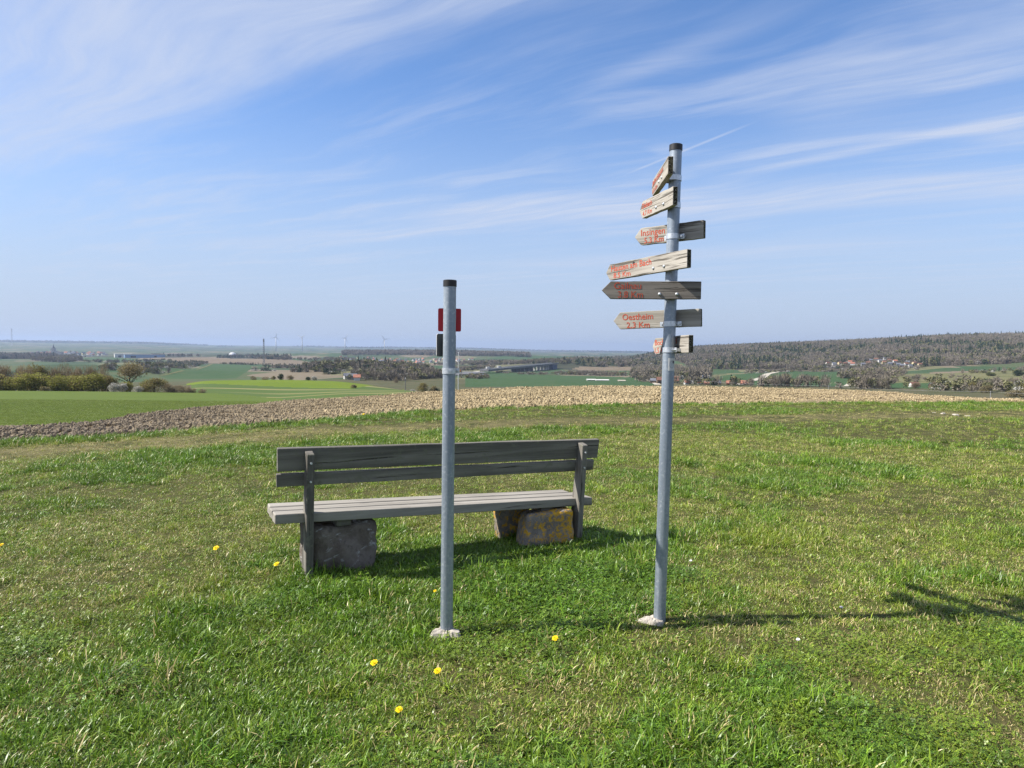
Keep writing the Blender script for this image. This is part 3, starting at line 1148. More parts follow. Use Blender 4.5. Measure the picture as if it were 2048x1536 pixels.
# yaw (deg), z, height, reach right of post, reach to shoulder, tilt, front?, [(text, start, end, row, height)], darkened in colour as under grazing sun
BOARDS = [
    (92.4, 2.434, 0.090, 0.193, 0.294, -0.012, True, [('Bellershausen', 0.08, 0.74, 0.24, 0.028), ('1.8 Km', 0.08, 0.40, -0.26, 0.026)], False, 'topmost board of the signpost, pointing away with long worn red lettering'),
    (76.2, 2.292, 0.096, 0.130, 0.243, -0.006, True, [('Diebach', 0.09, 0.40, 0.20, 0.028), ('4.7 Km', 0.11, 0.40, -0.26, 0.026)], False, 'wooden sign board reading Diebach, second from the top of the signpost'),
    (41.8, 2.136, 0.095, 0.154, 0.227, -0.008, False, [('Insingen', 0.10, 0.46, 0.20, 0.034), ('5.3 Km', 0.15, 0.44, -0.26, 0.032)], False, 'wooden sign board reading Insingen clamped behind the post'),
    (63.3, 1.961, 0.094, 0.206, 0.478, -0.014, True, [('Hausen am Bach', 0.075, 0.60, 0.20, 0.034), ('8.5 Km', 0.11, 0.34, -0.26, 0.030)], False, 'long pale wooden sign board reading Hausen am Bach'),
    (7.3, 1.813, 0.094, 0.150, 0.324, 0.001, True, [('Gailnau', 0.125, 0.40, 0.26, 0.034), ('3.8 Km', 0.165, 0.42, -0.24, 0.034)], True, 'wooden sign board reading Gailnau, coloured darker for grazing light'),
    (29.9, 1.668, 0.096, 0.156, 0.304, -0.029, False, [('Oestheim', 0.11, 0.47, 0.20, 0.034), ('2,3 Km', 0.16, 0.43, -0.28, 0.032)], False, 'wooden sign board reading Oestheim clamped behind the post'),
    (78.8, 1.526, 0.094, 0.145, 0.297, -0.033, False, [('Bockenfeld', 0.08, 0.70, 0.22, 0.030), ('1,5 Km', 0.08, 0.42, -0.26, 0.030)], False, 'lowest wooden sign board of the signpost, half hidden by the post'),
]
TH = 0.028
for bi, (yw, z, h, a_, l_, tilt, front, texts, dark, label) in enumerate(BOARDS):
    yw = math.radians(yw)
    d = Vector((-math.cos(yw), math.sin(yw), 0))
    n = Vector((-math.sin(yw), -math.cos(yw), 0))
    off = (POLE_R + 0.012 + TH) if front else -(POLE_R + 0.012)
    P = Vector(pole_at(z)) + n * off
    P.z = z
    e = empty('direction_board', P)
    tag(e, label, 'sign')
    # local frame: x along board towards the post's right end (= -d), y into the board (= -n), z up
    ang = math.atan2(-d.y, -d.x)
    e.rotation_euler = Euler((0, math.atan(tilt), ang))
    tip = h * 0.42 if not dark else h * 0.5
    L0, L1 = -l_, a_
    rr = np.random.default_rng(40 + bi)
    out2 = [(L0 - tip, 0.0)]
    for t in np.linspace(0, 1, 12):
        out2.append((L0 + (L1 - L0) * t, -h / 2 + rr.normal(0, 0.0008)))
    for t in np.linspace(1, 0, 12):
        out2.append((L0 + (L1 - L0) * t, h / 2 + rr.normal(0, 0.0008)))
    k = len(out2)
    V = [(x_, 0.0, z_) for x_, z_ in out2] + [(x_, TH, z_) for x_, z_ in out2]
    Ff = [tuple(range(k)), tuple(range(2 * k - 1, k - 1, -1))] + [(i, k + i, k + (i + 1) % k, (i + 1) % k) for i in range(k)]
    midx = [0, 0] + [1 if i == 12 else 0 for i in range(k)]
    bo = mesh_obj('board', V, Ff, None, e, False, [M_SIGNSHADED if dark else M_SIGNWOOD, M_ENDGRAIN], midx)
    bevel(bo, 0.0025, 2)
    full = (L1 - L0) + tip
    for body, f0, f1, row, ch in texts:
        me = text_mesh(body, 'lettering', 0.05)
        co = np.empty(len(me.vertices) * 3)
        me.vertices.foreach_get('co', co)
        co = co.reshape(-1, 3)
        x0_, x1_ = co[:, 0].min(), co[:, 0].max()
        y1_ = co[:, 1].max()
        X_ = (L0 - tip) + full * (f0 + (f1 - f0) * (co[:, 0] - x0_) / (x1_ - x0_))
        Z_ = row * h - ch * 0.5 + co[:, 1] / y1_ * ch
        new = np.stack([X_, np.full(len(X_), -0.0012), Z_], -1)
        me.vertices.foreach_set('co', new.ravel())
        me.materials.clear()
        me.materials.append(M_LETTER)
        me.update()
        lo = link('lettering', me, e)
    # fixings
    Mi = Matrix.LocRotScale(P, e.rotation_euler, None).inverted()
    pc = Vector(pole_at(z - h * 0.22)) if front else Vector(pole_at(z - h * 0.32))
    pc_l = Mi @ pc
    zc_ = pc_l.z
    if front:
        for sx in (-0.045, 0.045):
            mb = MB().tube((pc_l.x + sx - 0.02, 0.0, zc_), (pc_l.x + sx - 0.02, -0.004, zc_), 0.0095, 0.008, n=14)
            mb.tube((pc_l.x + sx - 0.02, -0.004, zc_), (pc_l.x + sx - 0.02, -0.006, zc_), 0.008, 0.004, n=14)
            mb.build('bolt', M_ZINC, e, True)
        cr = clamp_ring(e, pc_l, None, None)
        br = MB().box(pc_l.x - 0.075, pc_l.x + 0.045, TH + 0.001, TH + 0.006, zc_ - 0.014, zc_ + 0.014)
        br.box(pc_l.x - POLE_R - 0.012, pc_l.x - POLE_R - 0.007, TH + 0.006, pc_l.y + 0.004, zc_ - 0.014, zc_ + 0.014)
        br.box(pc_l.x + POLE_R + 0.005, pc_l.x + POLE_R + 0.010, TH + 0.006, pc_l.y + 0.004, zc_ - 0.014, zc_ + 0.014)
        br.build('bracket', M_ZINC, e)
    else:
        cr = clamp_ring(e, pc_l, None, None)
        for s_ in (-1, 1):
            ear(e, (pc_l.x, pc_l.y + 0.018, zc_), (0, -1, 0), (1, 0, 0), s_, w=0.026)
            MB().box(pc_l.x + s_ * (POLE_R + 0.007), pc_l.x + s_ * (POLE_R + 0.021), pc_l.y + 0.02, -0.0005, zc_ - 0.008, zc_ + 0.008).build('bracket', M_ZINC, e)
    if bi == 3:
        MB().tube((L0 + 0.235, 0.004, 0.026), (L0 + 0.235, -0.0008, 0.026), 0.0095, 0.0105, n=12).build('knot_hole', M_CAP, e)


def rounded_plate(w, h, rad, th, mats):
    pts = []
    for cx_, cz_, a0 in ((w / 2 - rad, h / 2 - rad, 0), (-w / 2 + rad, h / 2 - rad, 90), (-w / 2 + rad, -h / 2 + rad, 180), (w / 2 - rad, -h / 2 + rad, 270)):
        for i in range(6):
            t = math.radians(a0 + 18 * i)
            pts.append((cx_ + rad * math.cos(t), cz_ + rad * math.sin(t)))
    k = len(pts)
    V = [(x, -th / 2, z) for x, z in pts] + [(x, th / 2, z) for x, z in pts]
    Ff = [tuple(range(k)), tuple(range(2 * k - 1, k - 1, -1))] + [(i, k + i, k + (i + 1) % k, (i + 1) % k) for i in range(k)]
    return V, Ff, [0, 0] + [1] * k


def pl_at(z):
    return PL_B + (PL_T - PL_B) * (z / PL_T[2])


zr = CAM_H + (693.5 - 639.5) / F_PX * 3.6
V, Ff, mi = rounded_plate(0.120, 0.120, 0.008, 0.003, None)
o = mesh_obj('plate', V, Ff, None, None, False, [M_RED, M_RED], mi)
re_ = empty('marker_plate', pl_at(zr) + np.array([-0.004, POLE_R + 0.012, 0]), (0, 0, math.radians(8)))
tag(re_, 'square dark red plate on the back of the shorter post', 'sign')
o.parent = re_
MB().box(-0.012, 0.012, -0.011, -0.002, -0.012, 0.012).build('bracket', M_ZINC, re_)
zr2 = CAM_H + (693.5 - 690.5) / F_PX * 3.6
V, Ff, mi = rounded_plate(0.125, 0.118, 0.010, 0.003, None)
o = mesh_obj('plate', V, Ff, None, None, False, [M_GREYPLATE, M_WHITE], mi)
ge = empty('marker_plate', pl_at(zr2) + np.array([-0.021, POLE_R + 0.020, 0]), (0, 0, math.radians(42)))
tag(ge, 'dark grey plate with a pale edge below the red plate', 'sign')
o.parent = ge
MB().box(-0.012, 0.012, -0.013, -0.002, -0.012, 0.012).build('bracket', M_ZINC, ge)
zcl = CAM_H - (741.5 - 693.5) / F_PX * 3.6
pc = pl_at(zcl) - PL_B
clamp_ring(marker, pc, None, None, 0.030)
ear(marker, (pc[0] - 0.032, pc[1] - POLE_R - 0.002, pc[2]), (0, -1, 0), (1, 0, 0), 1, w=0.02, off=0.006)
ear(marker, (pc[0] + 0.002, pc[1], pc[2]), (0.35, -0.93, 0), (0.93, 0.35, 0), 1, w=0.02, off=0.0)

# sticker on the tall post
m, nt, out = new_mat('paper_sticker')
x, y, z = sep(nt, attr(nt, 'st', out='Vector'))
rad = ((x * x) + (z * z)).m('SQRT')
ringm = (rad - 0.62).m('ABSOLUTE').step(0.08, 0.14, 1.0, 0.0)
c = mix(nt, ringm * 0.7, (0.72, 0.72, 0.71), (0.33, 0.37, 0.42))
c = mix(nt, rad.step(0.42, 0.5, 0.55, 0.0), c, (0.45, 0.52, 0.58))
dk = ((x - 0.45) * (x - 0.45) + (z - 0.42) * (z - 0.42)).m('SQRT').step(0.22, 0.34, 1.0, 0.0)
c = mix(nt, dk, c, (0.03, 0.03, 0.035))
principled(nt, out, c, 0.4, 0, 0.4)
zst = CAM_H - (729 - 699) / F_PX * 3.78
ps = pole_at(zst) - PR_B
V, Ff, ST = [], [], []
for i in range(13):
    t = math.radians(-105 + i * 6.2)
    for k_, zz in enumerate((-0.034, 0.034)):
        V.append((ps[0] + math.cos(t) * (POLE_R + 0.0008), ps[1] + math.sin(t) * (POLE_R + 0.0008), ps[2] + zz))
        ST.append(((i - 6) / 6.0, 0, -1.15 + 2.3 * k_))
Ff = [(2 * i, 2 * i + 2, 2 * i + 3, 2 * i + 1) for i in range(12)]
o = mesh_obj('sticker', V, Ff, m, signpost)
aa = o.data.attributes.new('st', 'FLOAT_VECTOR', 'POINT')
aa.data.foreach_set('vector', np.array(ST, dtype=np.float32).ravel())
o['label'] = 'white paper sticker with a grey ring'


# ------------------------------------------------------------------ instancing by geometry nodes (stuff only)
def instancer(name, protos, P, rot, scl, pid, attrs, label):
    pc_ = bpy.data.collections.new(name + '_pieces')
    for i, me in enumerate(protos):
        o = bpy.data.objects.new('%s_piece_%03d' % (name, i), me)
        pc_.objects.link(o)
    me = bpy.data.meshes.new(name)
    me.vertices.add(len(P))
    me.vertices.foreach_set('co', np.ascontiguousarray(P, dtype=np.float32).ravel())
    a = me.attributes.new('rot', 'FLOAT_VECTOR', 'POINT')
    a.data.foreach_set('vector', np.ascontiguousarray(rot, dtype=np.float32).ravel())
    a = me.attributes.new('scl', 'FLOAT_VECTOR', 'POINT')
    a.data.foreach_set('vector', np.ascontiguousarray(scl, dtype=np.float32).ravel())
    a = me.attributes.new('pid', 'INT', 'POINT')
    a.data.foreach_set('value', np.ascontiguousarray(pid, dtype=np.int32))
    for k, v in attrs.items():
        add_attr(me, k, v)
    o = link(name, me)
    ng = bpy.data.node_groups.new(name, 'GeometryNodeTree')
    ng.interface.new_socket('Geometry', in_out='INPUT', socket_type='NodeSocketGeometry')
    ng.interface.new_socket('Geometry', in_out='OUTPUT', socket_type='NodeSocketGeometry')
    N = ng.nodes
    gi, go = N.new('NodeGroupInput'), N.new('NodeGroupOutput')
    iop = N.new('GeometryNodeInstanceOnPoints')
    ci = N.new('GeometryNodeCollectionInfo')
    ci.inputs['Collection'].default_value = pc_
    ci.inputs['Separate Children'].default_value = True
    ci.inputs['Reset Children'].default_value = True
    iop.inputs['Pick Instance'].default_value = True

    def na(nm, typ):
        q = N.new('GeometryNodeInputNamedAttribute')
        q.data_type = typ
        q.inputs[0].default_value = nm
        return q.outputs[0]
    e2r = N.new('FunctionNodeEulerToRotation')
    L = ng.links.new
    L(gi.outputs[0], iop.inputs['Points'])
    L(ci.outputs[0], iop.inputs['Instance'])
    L(na('pid', 'INT'), iop.inputs['Instance Index'])
    L(na('rot', 'FLOAT_VECTOR'), e2r.inputs[0])
    L(e2r.outputs[0], iop.inputs['Rotation'])
    L(na('scl', 'FLOAT_VECTOR'), iop.inputs['Scale'])
    L(iop.outputs[0], go.inputs[0])
    md = o.modifiers.new('scatter', 'NODES')
    md.node_group = ng
    tag(o, label, None, None, 'stuff')
    return o


# ------------------------------------------------------------------ grass
def blade_material(name, greens, straw, transl=0.24, rough=0.42, spec=0.5):
    m, nt, out = new_mat(name)
    rnd, rn2 = attr(nt, 'rnd'), attr(nt, 'rn2')
    dry, tone = attr(nt, 'dry', 'INSTANCER'), attr(nt, 'tone', 'INSTANCER')
    hh = attr(nt, 'hh')
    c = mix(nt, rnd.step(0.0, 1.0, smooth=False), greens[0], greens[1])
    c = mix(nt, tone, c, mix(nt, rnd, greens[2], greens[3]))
    sf = (dry + 0.0 - rn2).step(-0.04, 0.04)
    c = mix(nt, sf, c, mix(nt, rnd, straw[0], straw[1]))
    val = attr(nt, 'val', 'INSTANCER')
    c = mix(nt, 1.0, c, comb(nt, val, val, val), 'MULTIPLY')
    c = alb(nt, c)
    b = principled(nt, out, c, rough, 0, spec, None, False, False)
    t = nt.nodes.new('ShaderNodeBsdfTranslucent')
    nt.links.new(c.s, t.inputs[0])
    ms = nt.nodes.new('ShaderNodeMixShader')
    ms.inputs[0].default_value = transl
    nt.links.new(b.outputs[0], ms.inputs[1])
    nt.links.new(t.outputs[0], ms.inputs[2])
    nt.links.new(ms.outputs[0], out.inputs[0])
    return m


M_GRASS = blade_material('grass_blades', [(0.060, 0.142, 0.010), (0.180, 0.315, 0.022), (0.155, 0.22, 0.012), (0.37, 0.43, 0.05)], [(0.40, 0.31, 0.11), (0.62, 0.51, 0.26)])
M_CROPB = blade_material('crop_blades', [(0.15, 0.225, 0.022), (0.25, 0.345, 0.04), (0.25, 0.32, 0.04), (0.33, 0.39, 0.07)], [(0.20, 0.22, 0.06), (0.25, 0.25, 0.08)])


def tuft(name, n, rad, l0, l1, wid, lean, seed, mat, seg=3, flat=0.0):
    r_ = np.random.default_rng(seed)
    V, Fq, A, B, H = [], [], [], [], []
    for b in range(n):
        q = rad * math.sqrt(r_.random())
        th = r_.random() * 6.283
        bx, by = q * math.cos(th), q * math.sin(th)
        az = r_.random() * 6.283
        L = r_.uniform(l0, l1)
        ln = abs(r_.normal(0.25, 0.30)) * lean + flat * r_.random()
        w = wid * r_.uniform(0.65, 1.25)
        dx_, dy_ = math.cos(az), math.sin(az)
        px_, py_ = -dy_, dx_
        tw = r_.normal(0, 0.5)
        px_, py_ = px_ * math.cos(tw) - py_ * math.sin(tw), px_ * math.sin(tw) + py_ * math.cos(tw)
        base = len(V)
        a1, a2 = r_.random(), r_.random()
        x, y, z = bx, by, -0.01
        ang = ln * 0.4
        for s in range(seg + 1):
            t = s / seg
            ww = w * (1 - 0.25 * t) if s < seg else w * 0.12
            V += [(x - px_ * ww / 2, y - py_ * ww / 2, z), (x + px_ * ww / 2, y + py_ * ww / 2, z)]
            A += [a1, a1]; B += [a2, a2]; H += [t, t]
            x += dx_ * math.sin(ang) * L / seg
            y += dy_ * math.sin(ang) * L / seg
            z += math.cos(ang) * L / seg
            ang = min(ang + ln * 1.5 / seg * 1.4, 2.0)
        for s in range(seg):
            k = base + 2 * s
            Fq.append((k, k + 1, k + 3, k + 2))
    me = fast_mesh(name, np.array(V), np.array(Fq), mat, True)
    add_attr(me, 'rnd', A); add_attr(me, 'rn2', B); add_attr(me, 'hh', H)
    return me


def clover(name, n, rad, seed, mat):
    """Small three-part leaves close to the ground."""
    r_ = np.random.default_rng(seed)
    V, Fq, A, B, H = [], [], [], [], []
    for b in range(n):
        q = rad * math.sqrt(r_.random()); th = r_.random() * 6.283
        cx_, cy_, cz_ = q * math.cos(th), q * math.sin(th), r_.uniform(0.015, 0.05)
        s = r_.uniform(0.004, 0.008)
        tx, ty = r_.normal(0, 0.35, 2)
        a1, a2 = r_.random() * 0.6, 0.25 + 0.75 * r_.random()
        r0_ = r_.random() * 6.283
        for k in range(3):
            t = r0_ + k * 2.094
            base = len(V)
            for (u, w) in ((0.05, 0), (0.8, -0.55), (1.25, 0), (0.8, 0.55)):
                xx = (math.cos(t) * u - math.sin(t) * w) * s
                yy = (math.sin(t) * u + math.cos(t) * w) * s
                V.append((cx_ + xx, cy_ + yy, cz_ + tx * xx + ty * yy))
            A += [a1] * 4; B += [a2] * 4; H += [0.8] * 4
            Fq.append((base, base + 1, base + 2, base + 3))
    me = fast_mesh(name, np.array(V), np.array(Fq), mat, False)
    add_attr(me, 'rnd', A); add_attr(me, 'rn2', B); add_attr(me, 'hh', H)
    return me


PROTO = [tuft('lawn%d' % i, 60, 0.075, 0.012, 0.040, 0.0036, 1.7, 100 + i, M_GRASS, 3, 0.7) for i in range(5)]          # 0-4 short
PROTO += [tuft('mid%d' % i, 55, 0.060, 0.022, 0.062, 0.0042, 1.6, 120 + i, M_GRASS, 3, 0.5) for i in range(4)]          # 5-8 medium
PROTO += [tuft('long%d' % i, 46, 0.055, 0.045, 0.115, 0.0046, 1.6, 140 + i, M_GRASS, 4, 0.5) for i in range(3)]          # 9-11 tussock
PROTO += [clover('leaf%d' % i, 50, 0.09, 160 + i, M_GRASS) for i in range(2)]                                           # 12-13
PROTO += [tuft('rosette%d' % i, 11, 0.006, 0.035, 0.075, 0.013, 1.0, 170 + i, M_GRASS, 4, 1.5) for i in range(2)]       # 14-15 broad-leaved weeds
def wedge(n, r0, r1, a0, a1):
    r = np.sqrt(rng.random(n) * (r1 * r1 - r0 * r0) + r0 * r0)
    a = a0 + (a1 - a0) * rng.random(n)
    return np.sin(a) * r, np.cos(a) * r


HALF = math.radians(43)
xs, ys = [], []
for n_, r0, r1 in ((8500, 1.3, 3.2), (30000, 3.2, 7.0), (38000, 7.0, 13.0), (62000, 13.0, 31.0)):
    x, y = wedge(n_, r0, r1, -HALF, HALF)
    xs.append(x); ys.append(y)
x, y = np.concatenate(xs), np.concatenate(ys)
r, a = np.hypot(x, y), np.arctan2(x, y)
eg = meadow_edge(a) + 0.5 * (fbm(x * 0.8, y * 0.8, 21, 3) - 0.5)
keep = r < eg + 0.12
for B in (PL_B, PR_B):
    keep &= np.hypot(x - B[0] + (0.03 if B is PR_B else 0), y - B[1]) > 0.10 + 0.03 * rng.random(len(x))
ub, vb = np.array([math.cos(BYAW), math.sin(BYAW)]), np.array([-math.sin(BYAW), math.cos(BYAW)])
bu = (x - BO[0]) * ub[0] + (y - BO[1]) * ub[1]
bv = (x - BO[0]) * vb[0] + (y - BO[1]) * vb[1]
for cu_, cv_, w_, d_ in ((0.235, 0.13, 0.22, 0.14), (1.80, 0.05, 0.20, 0.08)):
    keep &= ~((np.abs(bu - cu_) < w_) & (np.abs(bv - cv_) < d_))
td = seg_dist(x, y, TRACK)
trk = sstep(td, 0.95, 0.25)
bare = sstep(fbm(x * 1.1, y * 1.1, 77, 3), 0.52, 0.66) * trk
keep &= rng.random(len(x)) > bare * 0.2
x, y, r, a, eg, trk, bu, bv, td = [q[keep] for q in (x, y, r, a, eg, trk, bu, bv, td)]
big = fbm(x * 0.45, y * 0.45, 31, 4)
med = fbm(x * 1.7, y * 1.7, 41, 3)
sml = fbm(x * 4.5, y * 4.5, 51, 2)
lush = sstep(0.55 * big + 0.30 * med + 0.15 * sml, 0.44, 0.60)
px_c = x / np.maximum(y, 0.1)
lush = np.clip(lush + 0.75 * sstep(px_c, -0.05, -0.35) * sstep(r, 5.0, 3.2), 0, 1)
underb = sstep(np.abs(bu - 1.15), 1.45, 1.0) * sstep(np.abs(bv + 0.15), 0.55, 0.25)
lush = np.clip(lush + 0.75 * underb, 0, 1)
edge_l = sstep(eg - r, 1.1, 0.3)
lush = np.clip(lush + 0.8 * edge_l * sstep(fbm(x * 0.9, y * 0.9, 61, 2), 0.3, 0.5), 0, 1)
aftr = sstep(td, 0.8, 1.3) * sstep(td, 2.6, 1.6) * (r < eg - 2)
lush = np.clip(lush + 0.35 * aftr, 0, 1) * (1 - 0.9 * trk)
tx_, ty_ = hit(1535, 1075)[:2]
tus = np.exp(-0.5 * (((x - tx_) / 0.28) ** 2 + ((y - ty_) / 0.16) ** 2))
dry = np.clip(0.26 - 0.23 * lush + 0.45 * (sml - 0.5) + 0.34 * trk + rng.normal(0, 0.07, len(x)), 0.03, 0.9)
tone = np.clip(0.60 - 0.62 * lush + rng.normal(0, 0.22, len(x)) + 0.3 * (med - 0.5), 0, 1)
pid = rng.integers(0, 5, len(x))
u_ = rng.random(len(x))
pid = np.where(u_ < 0.12 + 0.60 * lush, rng.integers(5, 9, len(x)), pid)
tuss = sstep(fbm(x * 2.2, y * 2.2, 91, 2), 0.55, 0.72)
pid = np.where(rng.random(len(x)) < 0.02 + 0.30 * lush * tuss + 0.9 * tus + 0.25 * edge_l, rng.integers(9, 12, len(x)), pid)
clv = sstep(fbm(x * 1.5, y * 1.5, 71, 2), 0.55, 0.68)
pid = np.where((rng.random(len(x)) < 0.28 * clv * (1 - trk)) & (r < 4.8), rng.integers(12, 14, len(x)), pid)
pid = np.where((rng.random(len(x)) < 0.05 + 0.06 * sstep(big, 0.45, 0.6)) & (r < 8) & (trk < 0.3), rng.integers(14, 16, len(x)), pid)
s_ = rng.uniform(0.75, 1.25, len(x)) * (1 - 0.3 * trk) * (0.8 + 0.35 * lush)
s_ = np.where(r > 9, s_ * 1.05, s_ * 0.88)
P = np.stack([x, y, terrain(x, y) - 0.004], -1)
rot = np.stack([rng.normal(0, 0.10, len(x)), rng.normal(0, 0.10, len(x)), rng.random(len(x)) * 6.283], -1)
scl = np.stack([s_ * 1.08, s_ * 1.08, s_ * rng.uniform(0.8, 1.15, len(x))], -1)
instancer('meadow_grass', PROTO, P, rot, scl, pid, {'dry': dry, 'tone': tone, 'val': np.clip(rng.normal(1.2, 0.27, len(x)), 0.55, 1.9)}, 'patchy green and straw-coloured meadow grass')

# young crop of the green field, near part only
x, y = wedge(90000, 11, 150, az_of(-350), az_of(600))
keep = classify(x, y) == 2
x, y = x[keep], y[keep]
CP = [tuft('crop%d' % i, 26, 0.22, 0.03, 0.075, 0.010, 1.4, 200 + i, M_CROPB, 2) for i in range(4)]
n_ = len(x)
instancer('crop_blades', CP, np.stack([x, y, terrain(x, y)], -1), np.stack([np.zeros(n_), np.zeros(n_), rng.random(n_) * 6.28], -1),
          np.repeat(rng.uniform(0.8, 1.3, n_)[:, None], 3, 1), rng.integers(0, 4, n_), {'dry': np.full(n_, 0.06), 'tone': fbm(x * 0.2, y * 0.2, 5, 3), 'val': np.clip(rng.normal(1.0, 0.25, n_), 0.5, 1.6)}, 'short bright green young crop')

# clods of the ploughed field
m, nt, out = new_mat('earth_clods')
oc = geom(nt)
n1 = noise(nt, oc, 30, 4, 0.6)
tone_ = attr(nt, 'tone', 'INSTANCER')
grey_ = attr(nt, 'dry', 'INSTANCER')  # share of the grey tone per clod, rising towards the left
c = mix(nt, tone_, (0.30, 0.235, 0.13), (0.68, 0.55, 0.335))
c = mix(nt, grey_, c, (0.235, 0.195, 0.15))
c = mix(nt, n1.step(0.45, 0.7) * 0.4, c, (0.15, 0.11, 0.07))
principled(nt, out, c, 0.95, 0, 0.1, bump(nt, n1, 0.6, 0.01))
M_CLOD = m


def clod(seed):
    bm = bmesh.new()
    bmesh.ops.create_icosphere(bm, subdivisions=2, radius=0.5)
    r_ = np.random.default_rng(seed)
    V = np.array([v.co[:] for v in bm.verts])
    cut = r_.normal(0, 1, (9, 3))
    cut /= np.linalg.norm(cut, axis=1)[:, None]
    for n_ in cut:
        dd = V @ n_
        lim = r_.uniform(0.24, 0.42)
        V = V - np.maximum(dd - lim, 0)[:, None] * n_
    V += r_.normal(0, 0.025, V.shape)
    V *= np.array([1.0, r_.uniform(0.65, 0.95), r_.uniform(0.55, 0.8)]) * 1.25
    for v, q in zip(bm.verts, V):
        v.co = q
    me = bpy.data.meshes.new('clod')
    bm.to_mesh(me)
    bm.free()
    me.materials.append(M_CLOD)
    return me


xs, ys, ss = [], [], []
for n_, r0, r1, s0, s1 in ((44000, 9, 22, 0.028, 0.125), (105000, 20, 42, 0.036, 0.135), (75000, 40, 68, 0.05, 0.16)):
    x, y = wedge(n_, r0, r1, -HALF, HALF)
    k = classify(x, y) == 1
    xs.append(x[k]); ys.append(y[k]); ss.append(s0 + (s1 - s0) * rng.random(k.sum()) ** 3.0)
x, y, s_ = map(np.concatenate, (xs, ys, ss))
n_ = len(x)
a = np.arctan2(x, y)
s_ = s_ * (1 - 0.35 * sstep(a, az_of(1200), az_of(1700)))      # finer tilth towards the right
# darker, greyer clods towards the far left part of the plough strip
left_grey = sstep(a, az_of(1000), az_of(150)) * 0.9
P = np.stack([x, y, terrain(x, y) + s_ * 0.15 + 0.16 * (fbm(x * 1.3, y * 1.3, 15, 3) - 0.5)], -1)
instancer('earth_clods', [clod(300 + i) for i in range(9)], P, rng.random((n_, 3)) * 6.28, np.repeat(s_[:, None], 3, 1) * np.array([1, 1, 0.85]),
          rng.integers(0, 9, n_), {'tone': np.clip(rng.normal(0.48, 0.24, n_) + 0.5 * (fbm(x * 0.3, y * 0.3, 8, 2) - 0.5), 0, 1), 'dry': np.clip(left_grey + rng.normal(0, 0.12, n_), 0, 1)}, 'coarse brown clods of the ploughed strip')

# ------------------------------------------------------------------ dandelions and daisies
m, nt, out = new_mat('dandelion_petals')
n1 = noise(nt, objcoord(nt), 220, 3, 0.6)
principled(nt, out, mix(nt, n1.step(0.4, 0.7), (1.0, 0.74, 0.006), (0.98, 0.64, 0.004)), 0.7, 0, 0.2)
M_DAND = m
m, nt, out = new_mat('flower_stem')
n1 = noise(nt, objcoord(nt), 60, 3, 0.6)
principled(nt, out, mix(nt, n1, (0.12, 0.20, 0.05), (0.20, 0.22, 0.07)), 0.6, 0, 0.3)
M_STEM = m
m, nt, out = new_mat('daisy_petals')
n1 = noise(nt, objcoord(nt), 150, 3, 0.6)
principled(nt, out, mix(nt, n1, (0.80, 0.79, 0.78), (0.72, 0.68, 0.68)), 0.6, 0, 0.2)
M_DAISY = m


def flower(name, x, y, h, rad, mat, label, cat, group, seed, rows=5, tilt=(0.3, -0.2)):
    r_ = np.random.default_rng(seed)
    e = empty(name, (x, y, tz(x, y)), (tilt[0], tilt[1], 0))
    mb = MB()
    for k in range(rows):
        rr_ = rad * (1 - 0.19 * k)
        N = 20 - 3 * k
        for i in range(N):
            t = 2 * math.pi * (i + 0.5 * (k % 2)) / N + r_.normal(0, 0.06)
            q = rr_ * r_.uniform(0.85, 1.1)
            w = q * 0.17
            el = 0.06 + 0.11 * k
            c_, s2 = math.cos(t), math.sin(t)
            z1 = h + q * math.sin(el) + 0.001 * k
            ro = q * math.cos(el)
            mb.add([(0.002 * c_, 0.002 * s2, h + 0.001 * k), (c_ * ro * 0.7 - s2 * w, s2 * ro * 0.7 + c_ * w, h + (z1 - h) * 0.75), (c_ * ro, s2 * ro, z1), (c_ * ro * 0.7 + s2 * w, s2 * ro * 0.7 - c_ * w, h + (z1 - h) * 0.75)], [(0, 1, 2, 3)])
    mb.build('flower_head', mat, e)
    MB().tube((0, 0, -0.01), (0, 0, h - 0.003), 0.0022, 0.0018, n=7).tube((0, 0, h - 0.009), (0, 0, h), 0.0045, 0.003, n=8).build('stem', M_STEM, e)
    tag(e, label, cat, group)
    return e


GD = 'dandelions in bloom in the meadow'
for i, (px, py, rad, h, lab) in enumerate([
        (763, 1308, 0.021, 0.085, 'yellow dandelion in lush grass before the trail marker post'), (884, 1321, 0.020, 0.080, 'yellow dandelion just in front of the trail marker footing'),
        (1118, 1256, 0.019, 0.075, 'yellow dandelion between the two steel posts'), (807, 1403, 0.018, 0.06, 'half-open yellow dandelion farthest in front of the posts'),
        (566, 1120, 0.022, 0.085, 'yellow dandelion beside the bench leg with the dark stone'), (442, 1090, 0.024, 0.07, 'yellow dandelion out in the grass beyond the bench end'),
        (16, 1087, 0.024, 0.07, 'yellow dandelion far off to the side in dry grass'), (875, 1172, 0.012, 0.05, 'tiny yellow dandelion in the bench shadow'), (730, 823, 0.03, 0.06, 'small yellow dandelion near the worn track')]):
    h += 0.03
    rad *= 0.88
    d_ = ray(px, py)
    g = CAM + d_ * ((h - CAM_H) / d_[2])
    flower('dandelion', g[0], g[1], h, rad, M_DAND, lab, 'dandelion', GD, 500 + i, tilt=(0.35 + 0.1 * (i % 3), -0.25 + 0.1 * (i % 2)))
